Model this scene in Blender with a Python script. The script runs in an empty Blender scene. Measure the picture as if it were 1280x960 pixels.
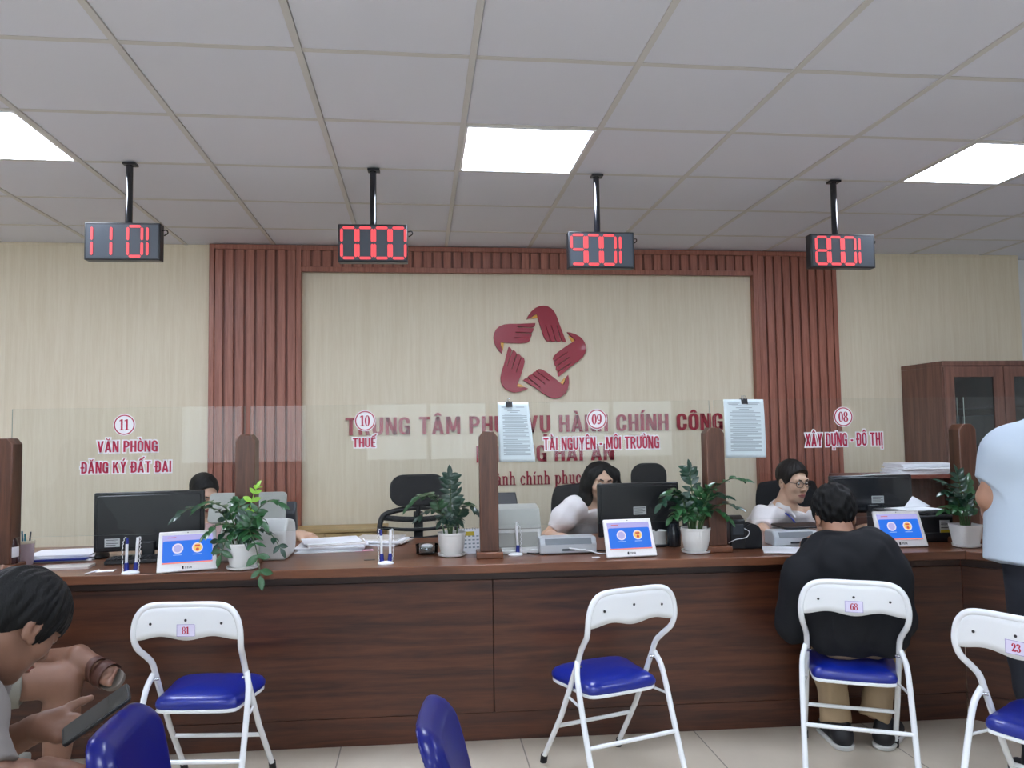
import bpy, bmesh, math, random
import numpy as np
from mathutils import Vector, Matrix

# ---------------------------------------------------------------- camera, sky, exposure
SC = bpy.context.scene
COL = SC.collection
FPX, YAW, PITCH, ROLL, EYE = 960.0, .1199, .0585, -.0151, 1.40
CEIL = 2.708
WALL = 5.50
SC.view_settings.view_transform = 'Standard'
SC.view_settings.look = 'None'
SC.view_settings.gamma = 1.0
SC.view_settings.use_curve_mapping = False
SC.view_settings.exposure = 0.35
LAMP = 24.0            # ceiling panel strength
DAY = 5.0             # daylight outside the windows
SC.cycles.use_denoising = True
SC.cycles.max_bounces = 10
SC.cycles.diffuse_bounces = 5
SC.cycles.transparent_max_bounces = 24
SC.cycles.caustics_reflective = False
SC.cycles.caustics_refractive = False

def cam_axes():
    cy, sy, cp, sp = math.cos(YAW), math.sin(YAW), math.cos(PITCH), math.sin(PITCH)
    f = np.array([sy*cp, cy*cp, sp]); r = np.array([cy, -sy, 0.]); u = np.cross(r, f)
    cr, sr = math.cos(ROLL), math.sin(ROLL)
    return cr*r+sr*u, -sr*r+cr*u, f
CR, CU, CF = cam_axes()
CAM0 = np.array([0., 0., EYE])
cam = bpy.data.cameras.new('camera'); camo = bpy.data.objects.new('camera', cam); COL.objects.link(camo)
cam.sensor_fit = 'HORIZONTAL'; cam.sensor_width = 36.0; cam.lens = 36.0*FPX/1280.0
cam.clip_start = 0.05; cam.clip_end = 200
mw = Matrix.Identity(4)
for i in range(3):
    mw[i][0], mw[i][1], mw[i][2] = CR[i], CU[i], -CF[i]
mw[2][3] = EYE
camo.matrix_world = mw
SC.camera = camo
W = bpy.data.worlds.new('daylight'); SC.world = W; W.use_nodes = True
W.node_tree.nodes['Background'].inputs[0].default_value = (.80, .90, 1.0, 1)
W.node_tree.nodes['Background'].inputs[1].default_value = DAY

def ray(x, y): return CF+(x-640)/FPX*CR-(y-480)/FPX*CU
def at(x, y, d): return CAM0+ray(x, y)*d           # point seen at pixel x,y, d metres ahead
def atz(x, y, z): d = ray(x, y); return CAM0+d*((z-EYE)/d[2])
def aty(x, y, Y): d = ray(x, y); return CAM0+d*(Y/d[1])
# ---------------------------------------------------------------- object bookkeeping
def tag(o, label=None, cat=None, group=None, kind=None):
    if label: o['label'] = label
    if cat: o['category'] = cat
    if group: o['group'] = group
    if kind: o['kind'] = kind
    return o
def thing(name, label, cat, loc=(0, 0, 0), rz=0.0, group=None):
    o = bpy.data.objects.new(name, None); COL.objects.link(o)
    o.empty_display_size = .05
    o.location = [float(v) for v in loc]; o.rotation_euler = (0, 0, rz)
    return tag(o, label, cat, group)
def copy_tree(o, parent=None):
    c = o.copy(); COL.objects.link(c)
    if parent is not None: c.parent = parent
    for ch in o.children: copy_tree(ch, c)
    return c

# ---------------------------------------------------------------- materials
def lin(c):
    if isinstance(c, str):
        c = c.lstrip('#'); c = [int(c[i:i+2], 16)/255 for i in (0, 2, 4)]
    return tuple((v/12.92 if v <= .04045 else ((v+.055)/1.055)**2.4) for v in c)+(1.0,)
MATS = {}
def mat(name, col, rough=.5, metal=0., spec=.5, bump=0., bscale=200., var=0., vscale=8., stretch=(1, 1, 1), coat=0., emit=None, estr=0., sub=0.):
    if name in MATS: return MATS[name]
    m = bpy.data.materials.new(name); m.use_nodes = True; MATS[name] = m
    nt = m.node_tree; N = nt.nodes; L = nt.links; b = N['Principled BSDF']
    b.inputs['Base Color'].default_value = lin(col)
    b.inputs['Roughness'].default_value = rough; b.inputs['Metallic'].default_value = metal
    b.inputs['Specular IOR Level'].default_value = spec
    b.inputs['Coat Weight'].default_value = coat
    if sub:
        b.inputs['Subsurface Weight'].default_value = sub; b.inputs['Subsurface Radius'].default_value = (.012, .005, .003); b.inputs['Subsurface Scale'].default_value = 1.0
    if emit:
        b.inputs['Emission Color'].default_value = lin(emit); b.inputs['Emission Strength'].default_value = estr
    if var or bump:
        tc = N.new('ShaderNodeTexCoord'); mp = N.new('ShaderNodeMapping'); mp.inputs['Scale'].default_value = stretch
        L.new(tc.outputs['Object'], mp.inputs['Vector'])
    if var:
        n = N.new('ShaderNodeTexNoise'); n.inputs['Scale'].default_value = vscale; n.inputs['Detail'].default_value = 5
        L.new(mp.outputs[0], n.inputs['Vector'])
        mx = N.new('ShaderNodeMix'); mx.data_type = 'RGBA'
        c = lin(col); mx.inputs[6].default_value = tuple(v*(1-var) for v in c[:3])+(1,); mx.inputs[7].default_value = tuple(min(1, v*(1+var)) for v in c[:3])+(1,)
        L.new(n.outputs['Fac'], mx.inputs[0]); L.new(mx.outputs[2], b.inputs['Base Color'])
    if bump:
        n2 = N.new('ShaderNodeTexNoise'); n2.inputs['Scale'].default_value = bscale; n2.inputs['Detail'].default_value = 3
        L.new(mp.outputs[0], n2.inputs['Vector'])
        bp = N.new('ShaderNodeBump'); bp.inputs['Strength'].default_value = bump; bp.inputs['Distance'].default_value = .004
        L.new(n2.outputs['Fac'], bp.inputs['Height']); L.new(bp.outputs[0], b.inputs['Normal'])
    return m
def wood(name, dark, light, stretch, scale=6., rough=.35, fine=.35, coat=0., seams=None):
    """grain runs along the axis whose stretch factor is small"""
    if name in MATS: return MATS[name]
    m = bpy.data.materials.new(name); m.use_nodes = True; MATS[name] = m
    nt = m.node_tree; N = nt.nodes; L = nt.links; b = N['Principled BSDF']
    b.inputs['Roughness'].default_value = rough; b.inputs['Coat Weight'].default_value = coat; b.inputs['Coat Roughness'].default_value = .15
    tc = N.new('ShaderNodeTexCoord'); mp = N.new('ShaderNodeMapping'); mp.inputs['Scale'].default_value = stretch
    L.new(tc.outputs['Object'], mp.inputs['Vector'])
    n1 = N.new('ShaderNodeTexNoise'); n1.inputs['Scale'].default_value = scale; n1.inputs['Detail'].default_value = 6; n1.inputs['Distortion'].default_value = .7
    n2 = N.new('ShaderNodeTexNoise'); n2.inputs['Scale'].default_value = scale*7; n2.inputs['Detail'].default_value = 4
    L.new(mp.outputs[0], n1.inputs['Vector']); L.new(mp.outputs[0], n2.inputs['Vector'])
    mth = N.new('ShaderNodeMath'); mth.operation = 'MULTIPLY_ADD'; mth.inputs[1].default_value = fine
    sub = N.new('ShaderNodeMath'); sub.operation = 'SUBTRACT'; sub.inputs[1].default_value = .5
    L.new(n2.outputs['Fac'], sub.inputs[0]); L.new(sub.outputs[0], mth.inputs[0]); L.new(n1.outputs['Fac'], mth.inputs[2])
    cr = N.new('ShaderNodeValToRGB')
    cr.color_ramp.elements[0].position = .30; cr.color_ramp.elements[0].color = lin(dark)
    cr.color_ramp.elements[1].position = .70; cr.color_ramp.elements[1].color = lin(light)
    L.new(mth.outputs[0], cr.inputs[0]); L.new(cr.outputs[0], b.inputs['Base Color'])
    return m
def emis(name, col, s):
    return mat(name, '#000000', .6, emit=col, estr=s)
def thin_glass(name, tint=(.965, .98, .975), ior=1.45, rough=0.0):
    if name in MATS: return MATS[name]
    m = bpy.data.materials.new(name); m.use_nodes = True; MATS[name] = m
    nt = m.node_tree; N = nt.nodes; L = nt.links; N.remove(N['Principled BSDF'])
    out = [n for n in N if n.type == 'OUTPUT_MATERIAL'][0]
    t = N.new('ShaderNodeBsdfTransparent'); t.inputs[0].default_value = tint+(1,)
    g = N.new('ShaderNodeBsdfGlossy'); g.inputs['Roughness'].default_value = rough
    f = N.new('ShaderNodeFresnel'); f.inputs['IOR'].default_value = ior
    mx = N.new('ShaderNodeMixShader'); L.new(f.outputs[0], mx.inputs[0]); L.new(t.outputs[0], mx.inputs[1]); L.new(g.outputs[0], mx.inputs[2])
    L.new(mx.outputs[0], out.inputs['Surface'])
    return m

# ---------------------------------------------------------------- mesh builder
def rotz(a): return np.array([[math.cos(a), -math.sin(a), 0], [math.sin(a), math.cos(a), 0], [0, 0, 1.]])
def rotx(a): return np.array([[1., 0, 0], [0, math.cos(a), -math.sin(a)], [0, math.sin(a), math.cos(a)]])
def roty(a): return np.array([[math.cos(a), 0, math.sin(a)], [0, 1., 0], [-math.sin(a), 0, math.cos(a)]])
class MB:
    def __init__(s): s.v = []; s.f = []; s.m = []; s.mi = 0
    def mark(s): return len(s.v)
    def xf(s, k, R=None, t=(0, 0, 0)):
        R = np.eye(3) if R is None else R
        for i in range(k, len(s.v)): s.v[i] = tuple(R@np.array(s.v[i])+np.array(t))
        return s
    def face(s, idx): s.f.append(tuple(idx)); s.m.append(s.mi)
    def box(s, c, d, R=None):
        k = len(s.v); R = np.eye(3) if R is None else R
        for z in (-.5, .5):
            for x, y in ((-.5, -.5), (.5, -.5), (.5, .5), (-.5, .5)):
                s.v.append(tuple(np.array(c)+R@np.array([x*d[0], y*d[1], z*d[2]])))
        for q in ((3, 2, 1, 0), (4, 5, 6, 7), (0, 1, 5, 4), (1, 2, 6, 5), (2, 3, 7, 6), (3, 0, 4, 7)): s.face([k+i for i in q])
        return s
    def bx(s, x0, x1, y0, y1, z0, z1): return s.box(((x0+x1)/2, (y0+y1)/2, (z0+z1)/2), (x1-x0, y1-y0, z1-z0))
    def prism(s, poly, a, b, axes='xy'):
        """poly in two axes, extruded along the third from a to b"""
        k = len(s.v); n = len(poly)
        def P(p, h):
            if axes == 'xy': return (p[0], p[1], h)
            if axes == 'xz': return (p[0], h, p[1])
            return (h, p[0], p[1])
        A = sum(poly[i][0]*poly[(i+1) % n][1]-poly[(i+1) % n][0]*poly[i][1] for i in range(n))
        if (A < 0) != (axes == 'xz'): poly = poly[::-1]
        if b < a: a, b = b, a
        for h in (a, b):
            for p in poly: s.v.append(P(p, h))
        s.face([k+i for i in range(n)][::-1]); s.face([k+n+i for i in range(n)])
        for i in range(n): s.face([k+i, k+(i+1) % n, k+n+(i+1) % n, k+n+i])
        return s
    def tube(s, path, r, seg=10, closed=False, caps=True, flat=None):
        P = [np.array(p, float) for p in path]; n = len(P); k = len(s.v)
        rr = r if hasattr(r, '__len__') else [r]*n
        T = []
        for i in range(n):
            a = P[(i-1) % n] if (closed or i > 0) else P[i]; b = P[(i+1) % n] if (closed or i < n-1) else P[i]
            t = b-a; T.append(t/max(1e-9, np.linalg.norm(t)))
        ref = np.array([0, 0, 1.]) if abs(T[0][2]) < .9 else np.array([1., 0, 0])
        u = np.cross(T[0], ref); u /= np.linalg.norm(u)
        for i in range(n):
            u = u-T[i]*(u@T[i]); u /= max(1e-9, np.linalg.norm(u)); w = np.cross(T[i], u)
            for j in range(seg):
                a = 2*math.pi*j/seg
                s.v.append(tuple(P[i]+rr[i]*(math.cos(a)*u+math.sin(a)*w)))
        for i in range(n if closed else n-1):
            for j in range(seg):
                a, b = k+i*seg, k+((i+1) % n)*seg
                s.face([a+j, a+(j+1) % seg, b+(j+1) % seg, b+j])
        if caps and not closed:
            s.face([k+j for j in range(seg)][::-1]); s.face([k+(n-1)*seg+j for j in range(seg)])
        return s
    def lathe(s, prof, seg=28, c=(0, 0, 0), sx=1., sy=1., rib=None):
        k = len(s.v); n = len(prof)
        for r, z in prof:
            for j in range(seg):
                a = 2*math.pi*j/seg; q = r*(1+(rib[1]*math.cos(rib[0]*a) if rib else 0))
                s.v.append((c[0]+q*sx*math.cos(a), c[1]+q*sy*math.sin(a), c[2]+z))
        for i in range(n-1):
            for j in range(seg):
                s.face([k+i*seg+j, k+i*seg+(j+1) % seg, k+(i+1)*seg+(j+1) % seg, k+(i+1)*seg+j])
        s.face([k+j for j in range(seg)][::-1]); s.face([k+(n-1)*seg+j for j in range(seg)])
        return s
    def ball(s, c, r, seg=16, rings=10, R=None):
        r = np.array(r if hasattr(r, '__len__') else (r, r, r)); k = len(s.v); R = np.eye(3) if R is None else R
        c = np.array(c)
        s.v.append(tuple(c+R@np.array([0, 0, -r[2]])))
        for i in range(1, rings):
            t = -math.pi/2+math.pi*i/rings
            for j in range(seg):
                a = 2*math.pi*j/seg
                s.v.append(tuple(c+R@np.array([r[0]*math.cos(t)*math.cos(a), r[1]*math.cos(t)*math.sin(a), r[2]*math.sin(t)])))
        s.v.append(tuple(c+R@np.array([0, 0, r[2]])))
        for j in range(seg): s.face([k, k+1+(j+1) % seg, k+1+j])
        for i in range(rings-2):
            for j in range(seg):
                a = k+1+i*seg; s.face([a+j, a+(j+1) % seg, a+seg+(j+1) % seg, a+seg+j])
        e = len(s.v)-1; a = k+1+(rings-2)*seg
        for j in range(seg): s.face([a+j, a+(j+1) % seg, e])
        return s
    def grid(s, fn, nu, nv):
        k = len(s.v)
        for j in range(nv+1):
            for i in range(nu+1): s.v.append(tuple(fn(i/nu, j/nv)))
        for j in range(nv):
            for i in range(nu):
                a = k+j*(nu+1)+i; s.face([a, a+1, a+nu+2, a+nu+1])
        return s
    def build(s, name, mats, parent=None, bevel=0., seg=2, smooth=True, angle=38, solid=0., subsurf=0):
        me = bpy.data.meshes.new(name); me.from_pydata([tuple(float(q) for q in v) for v in s.v], [], s.f)
        mats = mats if isinstance(mats, (list, tuple)) else [mats]
        for m in mats: me.materials.append(m)
        if len(mats) > 1: me.polygons.foreach_set('material_index', s.m)
        me.update()
        if smooth:
            me.shade_smooth(); me.set_sharp_from_angle(angle=math.radians(angle))
        o = bpy.data.objects.new(name, me); COL.objects.link(o)
        if parent is not None: o.parent = parent
        if solid:
            md = o.modifiers.new('solid', 'SOLIDIFY'); md.thickness = solid; md.offset = 0
        if bevel:
            md = o.modifiers.new('bevel', 'BEVEL'); md.width = bevel; md.segments = seg; md.limit_method = 'ANGLE'; md.angle_limit = math.radians(40)
            md.harden_normals = False
        if subsurf:
            md = o.modifiers.new('sub', 'SUBSURF'); md.levels = subsurf; md.render_levels = subsurf
        return o
def rrect(w, h, r, n=6, cx=0, cy=0):
    out = []
    for sx, sy, a0 in ((1, 1, 0), (-1, 1, 90), (-1, -1, 180), (1, -1, 270)):
        for i in range(n+1):
            a = math.radians(a0+90*i/n)
            out.append((cx+sx*(w/2-r)+r*math.cos(a), cy+sy*(h/2-r)+r*math.sin(a)))
    return out
def circ(r, n=32, cx=0, cy=0): return [(cx+r*math.cos(2*math.pi*i/n), cy+r*math.sin(2*math.pi*i/n)) for i in range(n)]
def spline(pts, n=6):
    P = [np.array(p, float) for p in pts]; out = []
    for i in range(len(P)-1):
        p0 = P[max(i-1, 0)]; p1 = P[i]; p2 = P[i+1]; p3 = P[min(i+2, len(P)-1)]
        for j in range(n):
            t = j/n
            out.append(.5*((2*p1)+(-p0+p2)*t+(2*p0-5*p1+4*p2-p3)*t*t+(-p0+3*p1-3*p2+p3)*t**3))
    out.append(P[-1]); return out

# ---------------------------------------------------------------- lettering
def arc_poly(cx, cy, rx, ry, a0, a1, tv, th, n=18):
    A = [math.radians(a0+(a1-a0)*i/n) for i in range(n+1)]
    return [(cx+rx*math.cos(a), cy+ry*math.sin(a)) for a in A]+[(cx+(rx-tv)*math.cos(a), cy+(ry-th)*math.sin(a)) for a in A[::-1]]
def ring_polys(cx, cy, rx, ry, tv, th):
    return [arc_poly(cx, cy, rx, ry, 0, 180, tv, th), arc_poly(cx, cy, rx, ry, 180, 360, tv, th)]
def R_(x0, x1, y0, y1): return [(x0, y0), (x1, y0), (x1, y1), (x0, y1)]
def poly_grow(p, g):
    A = sum(p[i][0]*p[(i+1) % len(p)][1]-p[(i+1) % len(p)][0]*p[i][1] for i in range(len(p)))
    if A < 0: p = p[::-1]
    n = len(p); out = []
    for i in range(n):
        a, b, c = np.array(p[i-1]), np.array(p[i]), np.array(p[(i+1) % n]); d1 = b-a; d2 = c-b
        d1 = d1/max(1e-9, np.linalg.norm(d1)); d2 = d2/max(1e-9, np.linalg.norm(d2)); n1 = np.array([d1[1], -d1[0]]); n2 = np.array([d2[1], -d2[0]])
        m = n1+n2; m = m/max(.35, m@m*.5*1.0); l = np.linalg.norm(m)
        if l > 1.7: m = m*1.7/l
        out.append(tuple(b+m*g))
    return out
def _caps():
    C = {}; q = arc_poly
    TOP = lambda a0=0, a1=180, cx=.25: q(cx, .74, .25, .26, a0, a1, .165, .14); BOT = lambda a0=180, a1=360, cx=.25: q(cx, .26, .25, .26, a0, a1, .165, .14)
    L = R_(0, .165, .26, .74); Lf = R_(0, .165, 0, 1); Rr = R_(.335, .5, .26, .74)
    mir = lambda P, w: [(w-x, y) for x, y in P]
    A1 = [(0, 0), (.165, 0), (.36, 1), (.20, 1)]; C['A'] = (.56, [A1, mir(A1, .56), R_(.12, .44, .19, .33)])
    C['C'] = (.5, [TOP(), BOT(), L, R_(.335, .5, .62, .75), R_(.335, .5, .25, .38)])
    C['G'] = (.5, [TOP(), BOT(), L, R_(.335, .5, .64, .75), R_(.335, .5, .0, .50), R_(.25, .5, .39, .52)])
    C['O'] = (.5, [TOP(), BOT(), L, Rr])
    bowl = lambda y0, y1: [q(.22, y1-.27, .28, .27, 0, 90, .165, .14), q(.22, y0+.27, .28, .27, 270, 360, .165, .14), R_(.1, .225, y1-.14, y1), R_(.1, .225, y0, y0+.14), R_(.335, .5, y0+.265, y1-.265)]
    C['D'] = (.5, [Lf]+bowl(0, 1)); C['P'] = (.5, [Lf]+bowl(.40, 1)); C['R'] = (.53, [Lf]+bowl(.40, 1)+[[(.21, .45), (.36, .47), (.54, 0), (.36, 0)]])
    C['E'] = (.42, [Lf, R_(.1, .42, .86, 1), R_(.1, .39, .43, .57), R_(.1, .42, 0, .14)])
    C['H'] = (.5, [Lf, R_(.335, .5, 0, 1), R_(.1, .4, .43, .57)]); C['I'] = (.165, [Lf])
    C['K'] = (.55, [Lf, [(.13, .36), (.13, .60), (.35, 1), (.535, 1)], [(.21, .52), (.32, .68), (.56, 0), (.375, 0)]])
    M1 = [(0, 1), (.20, 1), (.40, .12), (.27, .12)]; C['M'] = (.67, [R_(0, .15, 0, 1), R_(.52, .67, 0, 1), M1, mir(M1, .67)])
    C['N'] = (.52, [R_(0, .15, 0, 1), R_(.37, .52, 0, 1), [(0, 1), (.17, 1), (.52, 0), (.35, 0)]])
    C['T'] = (.5, [R_(0, .5, .86, 1), R_(.1675, .3325, 0, .9)]); C['U'] = (.5, [BOT(), R_(0, .165, .26, 1), R_(.335, .5, .26, 1)])
    V1 = [(0, 1), (.17, 1), (.345, 0), (.20, 0)]; C['V'] = (.54, [V1, mir(V1, .54)])
    X1 = [(0, 0), (.18, 0), (.54, 1), (.36, 1)]; C['X'] = (.54, [X1, mir(X1, .54)])
    Y1 = [(0, 1), (.175, 1), (.35, .42), (.19, .42)]; C['Y'] = (.54, [Y1, mir(Y1, .54), R_(.1875, .3525, 0, .5)])
    C['-'] = (.26, [R_(.0, .26, .36, .50)]); C[' '] = (.22, [])
    return C
CAPS = None
import unicodedata
def cap_glyph(ch):
    global CAPS
    if CAPS is None: CAPS = _caps()
    stroke = ch == 'Đ'
    d = unicodedata.normalize('NFD', 'D' if stroke else ch); w, ps = CAPS[d[0]]; ps = list(ps); cx = w/2; comb = d[1:]
    if stroke: ps.append(R_(-.07, .27, .44, .56))
    hat = '\u0302' in comb
    for c in comb:
        if c == '\u0302': ps.append([(cx-.19, 1.05), (cx-.07, 1.05), (cx, 1.12), (cx+.07, 1.05), (cx+.19, 1.05), (cx+.06, 1.23), (cx-.06, 1.23)])
        if c == '\u0306': ps.append(arc_poly(cx, 1.24, .17, .19, 180, 360, .08, .09))
        ox, oy = (.17, .13) if hat else (0, 0)
        if c == '\u0301': ps.append([(cx-.07+ox, 1.05+oy), (cx+.03+ox, 1.05+oy), (cx+.17+ox, 1.25+oy), (cx+.01+ox, 1.25+oy)])
        if c == '\u0300': ps.append([(cx+.07, 1.05), (cx-.03, 1.05), (cx-.17, 1.25), (cx-.01, 1.25)])
        if c == '\u0309': ps += [arc_poly(cx, 1.19, .09, .08, -70, 170, .06, .05), R_(cx-.03, cx+.035, 1.04, 1.12)]
        if c == '\u0323': ps.append(R_(cx-.08, cx+.08, -.24, -.10))
        if c == '\u031b': ps.append([(w-.03, .84), (w+.06, .86), (w+.13, .95), (w+.13, 1.10), (w+.02, 1.10), (w+.02, 1.0), (w-.03, .98)])
    return w, ps
def caps_width(s, gap=.085): return sum(cap_glyph(c)[0]+gap for c in s)-gap
def caps_into(mb, s, sx, cap, origin, ex, ez, depth, grow=0., gap=.085):
    ex = np.array(ex, float); ez = np.array(ez, float); en = np.cross(ex, ez); x = 0.
    for ch in s:
        w, ps = cap_glyph(ch)
        for p in ps:
            A = sum(p[i][0]*p[(i+1) % len(p)][1]-p[(i+1) % len(p)][0]*p[i][1] for i in range(len(p)))
            if A < 0: p = p[::-1]
            P = [((q[0]+x)*sx, q[1]*cap) for q in p]
            if grow: P = poly_grow(P, grow)
            k = len(mb.v); n = len(P)
            for h in (0, 1):
                for q in P: mb.v.append(tuple(np.array(origin)+ex*q[0]+ez*q[1]+en*h*depth))
            mb.face([k+i for i in range(n)][::-1]); mb.face([k+n+i for i in range(n)])
            for i in range(n): mb.face([k+i, k+(i+1) % n, k+n+(i+1) % n, k+n+i])
        x += w+gap
    return mb
def rot180(ps, w=.56): return [[(w-x, 1-y) for x, y in p] for p in ps]
_nine = ring_polys(.27, .67, .27, .33, .18, .06)+[arc_poly(.20, .55, .34, .55, -88, 25, .18, .08), circ(.09, 14, .14, .10)]
GLY = {
 '0': (.56, ring_polys(.28, .5, .28, .51, .19, .06)),
 '1': (.50, [R_(.16, .36, 0, 1), R_(.04, .48, 0, .08), [(.02, .82), (.02, .90), (.20, 1.0), (.20, .86)]]),
 '2': (.56, [arc_poly(.27, .70, .26, .31, 170, -35, .18, .07), circ(.09, 14, .11, .72), [(.49, .52), (.33, .60), (.03, .08), (.17, .10)], R_(.03, .51, 0, .17), R_(.44, .52, .0, .25)]),
 '3': (.56, [arc_poly(.24, .76, .25, .25, 165, -85, .18, .06), arc_poly(.22, .28, .30, .29, 88, -165, .19, .06), circ(.07, 14, .08, .78), circ(.075, 14, .07, .19)]),
 '6': (.56, rot180(_nine)),
 '8': (.56, ring_polys(.28, .75, .24, .26, .15, .06)+ring_polys(.28, .26, .28, .27, .17, .06)),
 '9': (.56, _nine),
 # bold serif letters, x-height .66, ascender 1
 'H': (.86, [R_(.10, .27, 0, .95), R_(.58, .75, 0, .95), R_(.27, .58, .44, .51), R_(.02, .35, 0, .05), R_(.50, .83, 0, .05), R_(.02, .35, .90, .95), R_(.50, .83, .90, .95)]),
 'n': (.66, [R_(.09, .23, 0, .66), R_(.40, .54, 0, .48), arc_poly(.33, .46, .21, .22, 0, 150, .14, .07), R_(.02, .30, 0, .05), R_(.34, .61, 0, .05), R_(.02, .12, .61, .66)]),
 'h': (.66, [R_(.09, .23, 0, 1), R_(.40, .54, 0, .48), arc_poly(.33, .46, .21, .22, 0, 150, .14, .07), R_(.02, .30, 0, .05), R_(.34, .61, 0, .05), R_(.02, .12, .95, 1)]),
 'a': (.58, [R_(.34, .47, .04, .50), arc_poly(.27, .47, .20, .20, 0, 160, .13, .06), R_(.42, .55, 0, .06)]+ring_polys(.22, .19, .19, .20, .12, .05)),
 'c': (.54, [arc_poly(.29, .33, .26, .35, 45, 318, .14, .06), circ(.075, 12, .43, .52)]),
 'i': (.34, [R_(.09, .23, 0, .66), R_(.02, .31, 0, .05), R_(.02, .12, .61, .66)]),
 'p': (.66, [R_(.09, .23, -.28, .66), R_(.02, .31, -.28, -.23), R_(.02, .12, .61, .66)]+ring_polys(.36, .33, .25, .34, .14, .05)),
 'u': (.66, [R_(.09, .23, .18, .66), R_(.42, .56, 0, .66), arc_poly(.32, .20, .23, .21, 180, 330, .14, .07), R_(.02, .12, .61, .66), R_(.34, .45, .61, .66), R_(.5, .63, 0, .05)]),
 'v': (.62, [[(.06, .63), (.21, .63), (.36, .18), (.30, 0), (.27, 0)], [(.42, .63), (.49, .63), (.31, 0), (.27, .05)], R_(.01, .26, .61, .66), R_(.37, .57, .61, .66)]),
 ' ': (.34, []),
}
DIA = {'à': ('a', [[(.14, .92), (.27, .92), (.35, .74), (.29, .74)]]), 'í': ('i', [[(.10, .74), (.16, .74), (.30, .95), (.17, .95)]]), 'ụ': ('u', [circ(.065, 12, .31, -.16)])}
def serif_into(mb, s, height, origin, ex, ez, depth, sx=1.0, center=False, gap=.02):
    ex = np.array(ex, float); ez = np.array(ez, float); en = np.cross(ex, ez); x = 0.; items = []
    for ch in s:
        extra = []
        if ch in DIA: ch, extra = DIA[ch]
        w, ps = GLY[ch]; items.append((x, ps+extra)); x += w+gap
    off = -x/2 if center else 0.
    for x0, ps in items:
        for p in ps:
            k = len(mb.v); n = len(p)
            A = sum(p[i][0]*p[(i+1) % n][1]-p[(i+1) % n][0]*p[i][1] for i in range(n))
            if A < 0: p = p[::-1]
            for h in (0, 1):
                for q in p: mb.v.append(tuple(np.array(origin)+ex*(q[0]+x0+off)*height*sx+ez*q[1]*height+en*h*depth))
            for h in (0, 1):
                pass
            mb.face([k+i for i in range(n)][::-1]); mb.face([k+n+i for i in range(n)])
            for i in range(n): mb.face([k+i, k+(i+1) % n, k+n+(i+1) % n, k+n+i])
    return x*height*sx
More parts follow.
